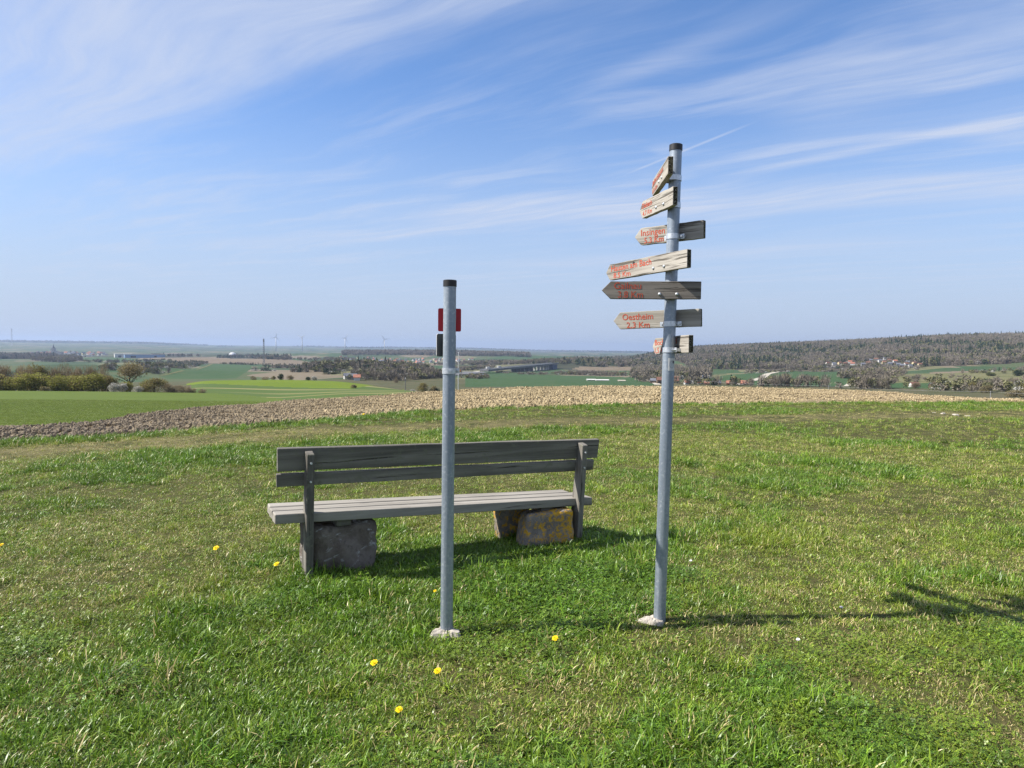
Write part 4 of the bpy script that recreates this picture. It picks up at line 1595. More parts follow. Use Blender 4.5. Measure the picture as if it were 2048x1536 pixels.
for i, (px, py, lab) in enumerate([(1383, 1130, 'white daisy beyond the tall signpost'), (1597, 1291, 'white daisy in green grass beside the sign shadows'), (1683, 1226, 'white daisy close to the signpost shadow'), (925, 1029, 'white daisy under the bench seat')]):
    g = hit(px, py + 4)
    flower('daisy', g[0], g[1], 0.05, 0.011, M_DAISY, lab, 'daisy', 'daisies in the meadow', 540 + i, rows=2)
# flat stones lying in the worn track
for i, (px, py, w) in enumerate([(1886, 828, 0.15), (1912, 831, 0.2), (1935, 833, 0.15), (1868, 826, 0.11), (1984, 804, 0.12)]):
    g = hit(px, py)
    o = rock('flat_stone', 0, 0, w, w * 0.6, 0.03, 30 + i, M_CONCRETE, 0.02, yaw=i * 0.9, z0=-0.05)
    o.location = tuple(g)
    tag(o, 'pale flat stone in the worn grass track' if i < 4 else 'pale stone at the edge of the ploughed strip', 'stone', 'pale stones by the track' if i < 4 else None)
#==PART3==
#==PART3==
# ------------------------------------------------------------------ trees
def leaf_mat(name, c0, c1, c2=None, transl=0.4):
    m, nt, out = new_mat(name)
    rnd = attr(nt, 'rnd')
    orn = objrandom(nt)
    c = mix(nt, rnd, c0, c1)
    if c2:
        c = mix(nt, (rnd * 7.31).m('FRACT').step(0.62, 0.8), c, c2)
    c = mix(nt, orn * 0.35, c, (c0[0] * 0.7, c0[1] * 0.7, c0[2] * 0.7))
    c = alb(nt, c)
    b = principled(nt, out, c, 0.7, 0, 0.2, None, False, False)
    t = nt.nodes.new('ShaderNodeBsdfTranslucent')
    nt.links.new(c.s, t.inputs[0])
    ms = nt.nodes.new('ShaderNodeMixShader')
    ms.inputs[0].default_value = transl
    nt.links.new(b.outputs[0], ms.inputs[1])
    nt.links.new(t.outputs[0], ms.inputs[2])
    nt.links.new(ms.outputs[0], out.inputs[0])
    return m


ML_WILLOW = leaf_mat('willow_leaves', (0.24, 0.26, 0.045), (0.44, 0.43, 0.09), (0.26, 0.20, 0.09))
ML_OLIVE = leaf_mat('budding_leaves', (0.20, 0.185, 0.055), (0.34, 0.30, 0.10), (0.26, 0.19, 0.11))
ML_BARE = leaf_mat('bare_twigs', (0.24, 0.185, 0.115), (0.40, 0.32, 0.21), (0.29, 0.24, 0.12))
ML_BLOSSOM = leaf_mat('white_blossom', (0.55, 0.54, 0.48), (0.78, 0.76, 0.70), (0.22, 0.19, 0.14))
ML_DARK = leaf_mat('dark_evergreen', (0.035, 0.065, 0.025), (0.07, 0.10, 0.045))
ML_FRESH = leaf_mat('fresh_green_leaves', (0.11, 0.155, 0.04), (0.19, 0.225, 0.065), (0.16, 0.13, 0.08))
ML_HAZEL = leaf_mat('mixed_bush_leaves', (0.20, 0.17, 0.075), (0.34, 0.28, 0.13), (0.40, 0.35, 0.23))
m, nt, out = new_mat('tree_bark')
n1 = noise(nt, objcoord(nt), 6, 4, 0.6)
principled(nt, out, mix(nt, n1, (0.05, 0.042, 0.034), (0.10, 0.085, 0.07)), 0.9, 0, 0.1)
M_BARK = m


def crown_arrays(n, seed, shape='round', leaf=0.035, lobes=9, twig=False):
    """Crown of unit width and unit height (z 0..1) as loose leaf quads or twigs, in clumps."""
    r_ = np.random.default_rng(seed)
    if shape == 'cone':
        t = r_.random(n) ** 0.7
        z = 0.04 + 0.96 * (1 - t)
        rad = (0.06 + 0.44 * t) * (0.55 + 0.45 * r_.random(n)) * (0.8 + 0.2 * np.sin(z * 40))
        th = r_.random(n) * 6.283
        C = np.stack([np.cos(th) * rad, np.sin(th) * rad, z], -1)
    else:
        lc = r_.normal(0, 1, (lobes, 3))
        lc /= np.linalg.norm(lc, axis=1)[:, None]
        if shape == 'tree':
            lc[:, 2] = np.abs(lc[:, 2]) - 0.35
        lo = {'round': -0.12, 'tree': 0.26, 'bush': -0.2, 'column': 0.05}[shape]
        cen = np.array([0, 0, (1 + lo) / 2])
        half = np.array([0.5, 0.5, (1 - lo) / 2])
        lc = cen + lc * half * r_.uniform(0.45, 0.72, lobes)[:, None]
        lr_ = r_.uniform(0.26, 0.42, lobes)
        k = r_.integers(0, lobes, n)
        v = r_.normal(0, 1, (n, 3))
        v /= np.linalg.norm(v, axis=1)[:, None]
        C = lc[k] + v * (lr_[k] * r_.random(n) ** 0.45)[:, None] * np.array([0.62, 0.62, 0.62 * (1.0 if shape != 'bush' else 0.8)])
        if shape in ('round', 'bush'):
            fill = r_.random(n) < 0.38
            v2 = r_.normal(0, 1, (n, 3))
            v2 /= np.linalg.norm(v2, axis=1)[:, None]
            q2 = v2 * (r_.random(n) ** 0.4)[:, None] * np.array([0.42, 0.42, 0.40]) + np.array([0, 0, 0.36])
            C[fill] = q2[fill]
        C += r_.normal(0, 0.012, C.shape)
        C[:, 2] = np.where(C[:, 2] < 0.02, 0.02 + 0.08 * r_.random(n), C[:, 2])
    u = r_.normal(0, 1, (n, 3))
    u /= np.linalg.norm(u, axis=1)[:, None]
    w = np.cross(u, r_.normal(0, 1, (n, 3)))
    w /= np.linalg.norm(w, axis=1)[:, None]
    if twig:
        out_ = C - np.array([0, 0, 0.3])
        out_ /= np.linalg.norm(out_, axis=1)[:, None] + 1e-6
        u = out_ * 0.7 + u * 0.45 + np.array([0, 0, 0.35])
        u /= np.linalg.norm(u, axis=1)[:, None]
        w = np.cross(u, r_.normal(0, 1, (n, 3)))
        w /= np.linalg.norm(w, axis=1)[:, None]
        su, sw = leaf * r_.uniform(1.6, 3.4, n), leaf * 0.22 * r_.uniform(0.6, 1.3, n)
    else:
        su = leaf * r_.uniform(0.6, 1.35, n)
        sw = su * r_.uniform(0.5, 0.9, n)
    u, w = u * su[:, None], w * sw[:, None]
    V = np.stack([C - u - w * 0.3, C + w, C + u + w * 0.2, C - w], 1).reshape(-1, 3)
    Fq = np.arange(4 * n).reshape(-1, 4)
    hgt = np.clip(0.55 * r_.random(n) + 0.45 * vnoise(C[:, 0] * 6 + 9, C[:, 2] * 6 + C[:, 1] * 5, seed), 0, 1)
    return V, Fq, np.repeat(hgt, 4)


def crown_mesh(name, mat, *a, **k):
    V, Fq, h = crown_arrays(*a, **k)
    me = fast_mesh(name, V, Fq, mat, False)
    add_attr(me, 'rnd', h)
    return me


def trunk_mesh(seed, h0=0.55, r0=0.022, limbs=7, spread=0.34, low=0.0):
    r_ = np.random.default_rng(seed)
    mb = MB()
    mb.tube((0, 0, -0.06), (0.01, 0.0, h0 * 0.45), r0, r0 * 0.75, n=7)
    mb.tube((0.01, 0, h0 * 0.45), (0.0, 0.02, h0 * 1.35), r0 * 0.75, r0 * 0.25, n=6)
    for i in range(limbs):
        t = 6.283 * i / limbs + r_.normal(0, 0.3)
        z0_ = h0 * r_.uniform(0.25 if low == 0 else low, 0.95)
        q = spread * r_.uniform(0.6, 1.1)
        mid = (math.cos(t) * q * 0.5, math.sin(t) * q * 0.5, z0_ + 0.14)
        mb.tube((0.005, 0, z0_), mid, r0 * 0.5, r0 * 0.32, n=5, caps=False)
        mb.tube(mid, (math.cos(t) * q, math.sin(t) * q, z0_ + r_.uniform(0.2, 0.42)), r0 * 0.32, r0 * 0.1, n=5, caps=False)
    o = mb.build('trunk', M_BARK)
    me = o.data
    bpy.data.objects.remove(o)
    return me


TREE = {
    'willow': ([crown_mesh('crown', ML_WILLOW, 3800, 600 + i, 'round', 0.024, 12) for i in range(3)], trunk_mesh(1, 0.4, 0.03, 6)),
    'olive': ([crown_mesh('crown', ML_OLIVE, 3200, 610 + i, 'round', 0.024, 11) for i in range(2)], trunk_mesh(2, 0.45, 0.028, 7)),
    'bare': ([crown_mesh('crown', ML_BARE, 2600, 620 + i, 'round', 0.028, 10, twig=True) for i in range(3)], trunk_mesh(3, 0.5, 0.022, 9)),
    'blossom': ([crown_mesh('crown', ML_BLOSSOM, 1900, 630 + i, 'bush', 0.030, 8) for i in range(2)], trunk_mesh(4, 0.35, 0.025, 6)),
    'tree': ([crown_mesh('crown', ML_HAZEL, 3000, 640, 'tree', 0.020, 15)], trunk_mesh(5, 0.52, 0.032, 11, 0.42)),
    'dark': ([crown_mesh('crown', ML_DARK, 1800, 650, 'round', 0.034, 9)], trunk_mesh(6, 0.4, 0.028, 6)),
    'fresh': ([crown_mesh('crown', ML_FRESH, 2200, 660 + i, 'round', 0.030, 10) for i in range(2)], trunk_mesh(7, 0.45, 0.024, 7)),
    'scrub': ([crown_mesh('crown', ML_BARE, 1700, 670, 'bush', 0.030, 12, twig=True)], trunk_mesh(8, 0.3, 0.014, 10, 0.4)),
    'hazel': ([crown_mesh('crown', ML_HAZEL, 1500, 680, 'round', 0.036, 8)], trunk_mesh(9, 0.42, 0.024, 6)),
}
tcount = 0


def tree_at(pos, w, h, kind, name, label, cat, group):
    global tcount
    tcount += 1
    crowns, tr = TREE[kind]
    e = empty(name, pos, (0, 0, (tcount * 2.399) % 6.283))
    e.scale = (w, w, h)
    link('trunk', tr, e)
    link('crown', crowns[tcount % len(crowns)], e)
    tag(e, label, cat, group)
    return e


def tree_px(px, pyb, wpx, hpx, kind, name, label, cat, group, r=None, back=0.0):
    if r is None:
        g = hit(px, pyb, 60)
    else:
        a = az_of(px)
        g = np.array([math.sin(a) * r, math.cos(a) * r, 0.0])
    g[2] = tz(g[0], g[1])
    dep = g[1]
    return tree_at((g[0], g[1], g[2] - 0.02 * hpx * dep / F_PX), wpx * dep / F_PX, hpx * dep / F_PX, kind, name, label, cat, group)


GH = 'shrubs of the hedge beyond the green crop field'
for px, w, h, k, r in [(-60, 90, 44, 'willow', 212), (-5, 70, 40, 'olive', 211), (22, 56, 38, 'willow', 209), (62, 82, 43, 'willow', 213), (112, 46, 36, 'willow', 210), (142, 72, 44, 'willow', 214), (186, 62, 43, 'willow', 212), (214, 44, 38, 'olive', 215)]:
    tree_px(px, 780, w, h, k, 'hedge_shrub', 'round yellow-green shrub of the long hedge beyond the crop field' if k == 'willow' else 'olive brown budding shrub of the long hedge beyond the crop field', 'shrub', GH, r)
for i, (px, w, h, k) in enumerate([(8, 50, 62, 'bare'), (40, 46, 60, 'bare'), (62, 34, 64, 'olive'), (82, 36, 62, 'olive'), (106, 44, 58, 'bare'), (130, 40, 60, 'bare'), (155, 44, 57, 'bare'), (180, 40, 60, 'bare'), (205, 38, 56, 'bare'), (-40, 50, 60, 'bare')]):
    tree_px(px, 780, w, h, k, 'hedge_tree', 'bare brown tree rising behind the yellow-green hedge shrubs' if k == 'bare' else 'slim olive tree rising among bare trees behind the hedge', 'tree', 'trees behind the hedge', 222 + 3 * (i % 3))
tree_px(258, 781, 66, 66, 'tree', 'field_tree', 'tall airy tree with dark branching trunk above blossoming bushes in the hedge', 'tree', None, 216)
tree_px(226, 780, 26, 22, 'blossom', 'blossom_bush', 'white blossoming bush at the foot of the hedge, beside the tall airy tree', 'bush', None, 206)
tree_px(243, 780, 24, 22, 'blossom', 'blossom_bush', 'white blossoming bush right under the tall airy tree', 'bush', None, 207)
tree_px(276, 781, 22, 15, 'blossom', 'blossom_bush', 'low white blossoming bush beside the round end shrub of the hedge', 'bush', None, 205)
tree_px(88, 779, 22, 11, 'hazel', 'low_bush', 'low brownish bush in front of the yellow-green hedge shrubs', 'bush', None, 204)
tree_px(306, 783, 56, 34, 'olive', 'hedge_shrub', 'round green and brown shrub ending the thick part of the hedge', 'shrub', None, 207)
tree_px(252, 780, 30, 24, 'willow', 'hedge_shrub', 'small green shrub between the blossoming bushes of the hedge', 'shrub', None, 210)
tree_px(288, 781, 28, 26, 'willow', 'hedge_shrub', 'small green shrub pressed against the round end shrub', 'shrub', None, 211)
for i, (px, w, h) in enumerate([(335, 30, 24), (352, 28, 20), (370, 26, 18), (384, 20, 12), (404, 22, 10)]):
    tree_px(px, 786, w, h, 'scrub', 'thicket_bush', 'low bare brown bush of the thinning hedge end' if i < 4 else 'lone low bare bush past the hedge end', 'bush', 'bare bushes at the hedge end' if i < 4 else None, 205)

GM = 'bushes standing in the valley fields'
for px, pyb, w, h, k, lab in [
        (506, 757.5, 15, 12, 'scrub', 'bare bush at the rim of the yellow-green field'), (530, 757.5, 16, 9, 'scrub', 'low wide bare bush at the rim of the yellow-green field'),
        (546, 757.5, 12, 10, 'hazel', 'brownish bush at the rim of the yellow-green field'), (562, 757.5, 14, 15, 'dark', 'dark green bush at the rim of the yellow-green field'),
        (580, 757.5, 18, 12, 'bare', 'bare grey bush at the rim of the yellow-green field'),
        (616, 758, 14, 9, 'dark', 'dark low bush beside the pale blossom tree'), (628, 758, 15, 12, 'blossom', 'pale round blossom tree behind the yellow-green field'),
        (707, 776.5, 16, 9, 'hazel', 'lone bush standing on the yellow-green field'), (845, 778, 30, 25, 'olive', 'broad olive bush behind the ploughed crest'),
        (872, 779, 24, 17, 'dark', 'dark bush behind the shorter post'), (866, 779, 20, 22, 'hazel', 'brown bush between the olive and the dark bush'),
        (826, 779, 16, 6, 'blossom', 'low pale bush beside the olive bush'), (792, 766, 12, 12, 'bare', 'bare tree by the valley track')]:
    tree_px(px, pyb, w, h, k, 'field_bush', lab, 'bush', GM, 352 if 500 < px < 640 else (300 if 800 < px < 890 else None))
for px, pyb, w, h, k, lab in [
        (1869, 778, 18, 17, 'bare', 'round bare tree over the dark shed'), (1831, 777, 22, 14, 'bare', 'bare tree over the small valley house'),
        (1891, 781, 18, 17, 'willow', 'yellow-green willow beside the dark shed tree'), (1913, 781, 24, 20, 'willow', 'larger yellow-green willow on the valley slope'),
        (1947, 783, 24, 22, 'olive', 'olive tree next to the larger willow'), (1972, 786, 30, 18, 'hazel', 'brown bush on the scrubby slope'), (1990, 777, 24, 17, 'olive', 'olive bush higher on the scrubby slope'),
        (2008, 782, 30, 20, 'willow', 'yellow-green bush on the scrubby slope'), (2032, 794, 44, 16, 'hazel', 'wide brown bush just below the ploughed crest'), (2060, 790, 40, 30, 'olive', 'tall olive bush beside the wide brown bush'),
        (2020, 768, 22, 12, 'hazel', 'small brown bush up the scrubby slope'), (1968, 766, 20, 10, 'hazel', 'low brown bush beside the dry grassland'), (2036, 752, 26, 14, 'dark', 'dark bush on the dry grassland'),
        (1982, 752, 22, 10, 'fresh', 'green bush on the dry grassland'), (2040, 772, 24, 14, 'blossom', 'blossoming bush on the scrubby slope')]:
    tree_px(px, pyb, w, h, k, 'slope_bush', lab, 'bush', 'bushes on the valley slope below the wooded hill')
for px, pyb, w, h, k, lab in [(983, 776, 16, 6, 'blossom', 'low blossoming bush peeping over the ploughed crest'), (1068, 774, 18, 6, 'blossom', 'pale blossoming bush peeping over the plain ploughed crest'), (1020, 776, 20, 4, 'hazel', 'low brown hedge bush peeping over the ploughed crest'),
                              (955, 777, 24, 5, 'hazel', 'brown bush low behind the crest beside the post'), (918, 779, 18, 7, 'blossom', 'blossoming bush low behind the crest beside the post')]:
    tree_px(px, pyb, w, h, k, 'crest_bush', lab, 'bush', 'bushes just behind the ploughed crest', 330)


# ------------------------------------------------------------------ woods (masses of trees nobody could count)
def wood_proto(mat, seed, shape, n, leaf, twig=False, trunk=True):
    V, Fq, h = crown_arrays(n, seed, shape, leaf, 7, twig)
    if trunk:
        k = len(V)
        T = np.array([(-0.02, 0, -0.05), (0.02, 0, -0.05), (0.012, 0, 0.7), (-0.012, 0, 0.7), (0, -0.02, -0.05), (0, 0.02, -0.05), (0, 0.012, 0.7), (0, -0.012, 0.7)])
        V = np.concatenate([V, T])
        Fq = np.concatenate([Fq, np.array([[k, k + 1, k + 2, k + 3], [k + 4, k + 5, k + 6, k + 7]])])
        h = np.concatenate([h, np.full(8, 0.3)])
    me = fast_mesh('tree', V, Fq, mat, False)
    add_attr(me, 'rnd', h)
    return me


def wmat(name, c0, c1):
    m, nt, out = new_mat(name)
    rnd, tone = attr(nt, 'rnd'), attr(nt, 'tone', 'INSTANCER')
    c = mix(nt, rnd, c0, c1)
    c = mix(nt, tone * 0.45, c, (c0[0] * 0.5, c0[1] * 0.55, c0[2] * 0.6))
    principled(nt, out, c, 0.85, 0, 0.1)
    return m


WM_BARE = wmat('bare_wood', (0.22, 0.19, 0.145), (0.33, 0.285, 0.225))
WM_BUD = wmat('budding_wood', (0.17, 0.17, 0.08), (0.29, 0.275, 0.13))
WM_CON = wmat('conifer_wood', (0.045, 0.075, 0.04), (0.085, 0.12, 0.06))
WM_BLO = wmat('blossom_wood', (0.48, 0.46, 0.41), (0.72, 0.70, 0.64))
WP = [wood_proto(WM_BARE, 700, 'round', 150, 0.085, True), wood_proto(WM_BARE, 701, 'round', 150, 0.085, True), wood_proto(WM_BARE, 702, 'tree', 130, 0.085, True), wood_proto(WM_BARE, 703, 'round', 120, 0.09),
      wood_proto(WM_BUD, 704, 'round', 130, 0.08), wood_proto(WM_BUD, 705, 'tree', 110, 0.08), wood_proto(WM_CON, 706, 'cone', 130, 0.085), wood_proto(WM_CON, 707, 'round', 120, 0.09),
      wood_proto(WM_BLO, 708, 'bush', 110, 0.085)]
KIND = {'bare': (0, 1, 2, 3), 'bud': (4, 5), 'con': (6, 7), 'blo': (8, 8)}


class Wood:
    def __init__(s):
        s.x, s.y, s.w, s.h, s.k = [], [], [], [], []

    def put(s, x, y, w, h, weights):
        n = len(x)
        names = list(weights)
        p = np.array([weights[q] for q in names], float)
        kk = rng.choice(len(names), n, p=p / p.sum())
        pid = np.array([rng.choice(KIND[names[q]]) for q in kk], dtype=int)
        s.x.append(x); s.y.append(y); s.k.append(pid)
        sw = np.where(pid == 6, 0.6, 1.0)
        sh = np.where(pid == 6, 1.15, np.where(pid == 8, 0.6, 1.0))
        q = rng.uniform(0.75, 1.25, n)
        s.w.append(w * q * sw * rng.uniform(0.85, 1.15, n)); s.h.append(h * q * sh)

    def done(s, name, label):
        x, y, w, h, k = map(np.concatenate, (s.x, s.y, s.w, s.h, s.k))
        n = len(x)
        return instancer(name, WP, np.stack([x, y, terrain(x, y) - 0.3], -1), np.stack([np.zeros(n), np.zeros(n), rng.random(n) * 6.283], -1),
                         np.stack([w, w, h], -1), k, {'tone': fbm(x / 60, y / 60, 17, 3) * 0.8 + 0.2 * rng.random(n)}, label)

    def belt(s, pts, width, spacing, w, h, weights):
        P = [hit(*q)[:2] if len(q) == 2 and q[1] > 100 else np.array(q) for q in pts]
        for a_, b_ in zip(P[:-1], P[1:]):
            L = np.hypot(*(b_ - a_))
            n = max(2, int(L * max(width, spacing) / spacing ** 2))
            t = rng.random(n)
            d = (b_ - a_) / (L + 1e-6)
            o_ = rng.uniform(-0.5, 0.5, n) * width
            s.put(a_[0] + (b_[0] - a_[0]) * t - d[1] * o_, a_[1] + (b_[1] - a_[1]) * t + d[0] * o_, w, h, weights)

    def poly(s, pts, spacing, w, h, weights):
        P = np.array([hit(*q)[:2] for q in pts])
        lo, hi = P.min(0), P.max(0)
        n = int((hi - lo).prod() / spacing ** 2)
        n = min(n, 9000)
        x, y = lo[0] + (hi[0] - lo[0]) * rng.random(n), lo[1] + (hi[1] - lo[1]) * rng.random(n)
        k = in_poly(x, y, P)
        s.put(x[k], y[k], w, h, weights)


ridge = Wood()
x, y = wedge(24000, 1050, 2450, az_of(1262), az_of(2350))
k = classify(x, y) == 6
x, y = x[k], y[k]
a, r = np.arctan2(x, y), np.hypot(x, y)
con = fbm(x / 110, y / 110, 23, 3)
lowz = r < np.interp(a, [az_of(1400), az_of(1700), az_of(2048)], [1400, 1450, 1450])
gp = np.array([hit(*g_)[:2] for g_ in [(1640, 741), (1650, 728), (1760, 719), (1850, 729), (1842, 742), (1750, 743)]])
g_in = in_poly(x, y, gp)
x, y, con, lowz = x[~g_in], y[~g_in], con[~g_in], lowz[~g_in]
isc = (con > 0.56)
ridge.put(x[isc], y[isc], 8.5, 12.0, {'con': 6, 'bare': 3, 'bud': 3})
nb = ~isc & ~lowz
ridge.put(x[nb], y[nb], 9.0, 11.5, {'bare': 12, 'bud': 1.2, 'con': 0.7})
nb = ~isc & lowz
ridge.put(x[nb], y[nb], 8.5, 9.0, {'bare': 9, 'bud': 3, 'con': 0.6, 'blo': 0.35})
# taller pines along the ridge line
for p0, p1, n in ((1340, 1560, 26), (1560, 1800, 40), (1800, 2100, 60)):
    a = np.radians(np.degrees(az_of(p0)) + (np.degrees(az_of(p1)) - np.degrees(az_of(p0))) * rng.random(n))
    r = rng.uniform(1900, 2150, n)
    ridge.put(np.sin(a) * r, np.cos(a) * r, 7.0, 13.0, {'con': 3, 'bare': 3})
ridge.done('hillside_forest', 'grey-brown leafless forest with dark conifers covering the hill')

vw = Wood()
# wooded knoll and tree belts of the valley
kx, ky = BUMPS[0][0], BUMPS[0][1]
n = 420
t, q = rng.random(n) * 6.283, np.sqrt(rng.random(n))
vw.put(kx + np.cos(t) * q * 75, ky + np.sin(t) * q * 60, 8.0, 8.5, {'bare': 6, 'bud': 4, 'con': 1, 'blo': 0.5})
kx, ky = BUMPS[1][0], BUMPS[1][1]
n = 160
t, q = rng.random(n) * 6.283, np.sqrt(rng.random(n))
vw.put(kx + np.cos(t) * q * 45, ky + np.sin(t) * q * 36, 7.0, 8.0, {'bare': 6, 'bud': 4, 'con': 1.5, 'blo': 0.5})
vw.belt([(590, 743), (690, 745)], 24, 5.5, 6.5, 5.5, {'blo': 3, 'bare': 3, 'bud': 3, 'con': 2})
vw.belt([(500, 741), (545, 742)], 24, 5.5, 6.5, 5.0, {'blo': 4, 'bare': 3, 'con': 2})
vw.belt([(540, 735), (600, 737), (640, 738)], 26, 6, 6.5, 6.0, {'blo': 1, 'bare': 3, 'bud': 3, 'con': 3})
vw.belt([(640, 748.5), (680, 748)], 8, 4, 5, 3, {'con': 3, 'bud': 2})
vw.belt([(712, 758), (760, 760), (795, 760)], 20, 5.0, 6.5, 7.5, {'bare': 7, 'bud': 2, 'blo': 1})
vw.belt([(735, 752), (790, 753)], 20, 5.0, 6.5, 7.5, {'bare': 7, 'bud': 2, 'blo': 1})
vw.belt([(800, 762), (830, 758), (890, 755)], 14, 5.0, 6.5, 6.0, {'bare': 7, 'bud': 2, 'blo': 1})
vw.belt([(790, 750), (850, 748), (895, 749)], 22, 6, 7.5, 7.0, {'bare': 7, 'bud': 2, 'blo': 1})
vw.belt([(935, 757), (968, 756)], 16, 5, 6, 5, {'bare': 6, 'bud': 3, 'blo': 1})
vw.belt([(915, 741), (960, 738), (980, 735)], 30, 8, 9, 7, {'bare': 6, 'bud': 3, 'blo': 1})
vw.belt([(1030, 748.5), (1110, 749)], 16, 6, 6, 3.6, {'bare': 9, 'bud': 2, 'blo': 0.6})
vw.belt([(1110, 749), (1170, 750), (1240, 752)], 24, 6, 7, 6.0, {'bare': 9, 'bud': 2, 'blo': 0.6})
vw.belt([(990, 744), (1020, 747)], 14, 6, 5, 3, {'bare': 6, 'bud': 2, 'blo': 2})
vw.belt([(965, 730), (1010, 726), (1060, 727)], 110, 10, 11, 9, {'bare': 8, 'bud': 3, 'blo': 1, 'con': 0.6})
vw.poly([(1060, 729), (1110, 722), (1150, 717), (1260, 716), (1330, 722), (1330, 733), (1180, 733), (1120, 729)], 10, 10, 10, {'bare': 6, 'bud': 4, 'con': 3, 'blo': 1})
vw.poly([(1262, 757), (1270, 742), (1330, 738), (1420, 750), (1420, 757), (1340, 760)], 8.5, 9, 10, {'bare': 9, 'bud': 2, 'con': 0.5, 'blo': 0.8})
vw.belt([(1290, 762), (1330, 766), (1420, 770), (1500, 771)], 16, 6, 6.5, 6.5, {'bare': 6, 'bud': 4, 'blo': 0.8, 'con': 0.6})
vw.belt([(1500, 772), (1560, 773), (1660, 774)], 20, 5.5, 6.5, 8.0, {'bare': 9, 'bud': 1.5})
vw.belt([(1500, 747), (1600, 743), (1740, 742)], 14, 6.5, 7, 5, {'bare': 6, 'bud': 3, 'blo': 1})
vw.belt([(1716, 757), (1745, 752), (1775, 748)], 40, 7, 8, 8, {'bare': 6, 'bud': 3})
vw.belt([(1690, 776), (1760, 777), (1800, 778)], 22, 5.5, 6.5, 7.5, {'bare': 9, 'bud': 1.5})
vw.belt([(1720, 764), (1800, 764), (1940, 766)], 18, 7, 6, 4.5, {'bare': 6, 'bud': 4, 'con': 1})
vw.belt([(1770, 752), (1850, 756), (1960, 757)], 10, 10, 6, 4.0, {'bare': 5, 'bud': 4})
vw.belt([(1940, 776), (1990, 782), (2080, 786)], 45, 9, 6, 5.5, {'bare': 6, 'bud': 5, 'blo': 1})
vw.belt([(1950, 765), (2000, 770), (2080, 772)], 50, 12, 5.5, 4.5, {'bare': 6, 'bud': 5, 'blo': 1, 'con': 1})
vw.belt([(1960, 747), (2000, 745), (2080, 742)], 50, 12, 6, 5, {'bare': 5, 'bud': 5, 'blo': 1, 'con': 2})
# orchards and gardens at the foot of the hill
vw.poly([(1640, 739), (1650, 728), (1760, 720), (1850, 730), (1840, 741), (1750, 742)], 12, 7.5, 4.8, {'bare': 4, 'bud': 3, 'blo': 3, 'con': 1.0})
# left part of the valley
vw.poly([(60, 722), (95, 716), (150, 713), (165, 722), (120, 726)], 9, 9, 9, {'bare': 8, 'bud': 3, 'blo': 0.6})
vw.belt([(165, 724), (230, 725), (330, 722)], 40, 10, 8, 6.5, {'bare': 4, 'bud': 4, 'con': 2, 'blo': 1})
vw.poly([(270, 745), (285, 731), (340, 724), (420, 725), (390, 734), (320, 748)], 12, 7.5, 6, {'bare': 3, 'bud': 4, 'con': 3, 'blo': 2})
vw.belt([(200, 738), (270, 742), (325, 748)], 30, 8, 7, 7, {'bare': 5, 'bud': 4, 'blo': 2})
vw.belt([(440, 728), (500, 730), (600, 731)], 12, 6, 6, 4, {'bare': 3, 'con': 4, 'bud': 2})
vw.belt([(440, 716), (520, 715), (560, 719)], 60, 11, 11, 11, {'con': 6, 'bare': 3})
vw.belt([(560, 719), (640, 722), (700, 720)], 40, 12, 10, 8, {'bare': 6, 'bud': 2})
vw.belt([(880, 730), (930, 727), (960, 724)], 40, 12, 9, 6, {'bare': 5, 'bud': 3, 'blo': 1})
vw.belt([(300, 712), (390, 713)], 60, 14, 12, 9, {'bare': 5, 'con': 3})
# far wooded slope behind the town
a = np.radians(np.linspace(0, 1, 2600)) * 0
u_ = rng.random(2600)
a = az_of(685) + (az_of(1060) - az_of(685)) * u_
r = rng.uniform(2650, 3250, 2600)
vw.put(np.sin(a) * r, np.cos(a) * r, 16, 13, {'bare': 12, 'con': 1.5})
u_ = rng.random(1300)
a = az_of(-80) + (az_of(110) - az_of(-80)) * u_
r = rng.uniform(2300, 2900, 1300)
vw.put(np.sin(a) * r, np.cos(a) * r, 15, 12, {'bare': 10, 'con': 3})
u_ = rng.random(5200)
a = az_of(-300) + (az_of(1300) - az_of(-300)) * u_
r = 9800 + 2500 * rng.random(5200)
k = fbm(a * 14, r / 1500, 33, 3) > 0.5
vw.put((np.sin(a) * r)[k], (np.cos(a) * r)[k], 60, 18, {'con': 5, 'bare': 4})
vw.done('valley_woods', 'tree belts, copses and orchards of the wide valley')

# ------------------------------------------------------------------ houses
def plain(name, c0, c1, rough=0.85, sc_=0.6):
    m, nt, out = new_mat(name)
    n1 = noise(nt, objcoord(nt), sc_, 4, 0.6)
    principled(nt, out, mix(nt, n1.step(0.3, 0.7), c0, c1), rough, 0, 0.2)
    return m


M_WALL_W = plain('white_render', (0.62, 0.61, 0.58), (0.74, 0.73, 0.70))
M_WALL_C = plain('cream_render', (0.62, 0.52, 0.30), (0.70, 0.60, 0.38))
M_WALL_G = plain('grey_render', (0.30, 0.30, 0.31), (0.40, 0.40, 0.41))
M_WALL_T = plain('timber_wall', (0.12, 0.085, 0.06), (0.18, 0.13, 0.09))
M_ROOF_R = plain('red_tiles', (0.36, 0.15, 0.10), (0.45, 0.205, 0.14))
M_ROOF_B = plain('brown_tiles', (0.20, 0.10, 0.075), (0.26, 0.14, 0.10))
M_ROOF_G = plain('slate_roof', (0.13, 0.14, 0.17), (0.19, 0.20, 0.23))
M_GLASS = plain('window_glass', (0.03, 0.035, 0.045), (0.07, 0.08, 0.09), 0.2)
M_BLUE = plain('blue_cladding', (0.22, 0.34, 0.52), (0.28, 0.42, 0.60))
M_DARKCLAD = plain('scaffold_sheeting', (0.075, 0.10, 0.16), (0.12, 0.15, 0.22), 0.8, 0.2)
M_PIER = plain('bridge_concrete', (0.42, 0.41, 0.39), (0.55, 0.54, 0.51), 0.9, 0.15)
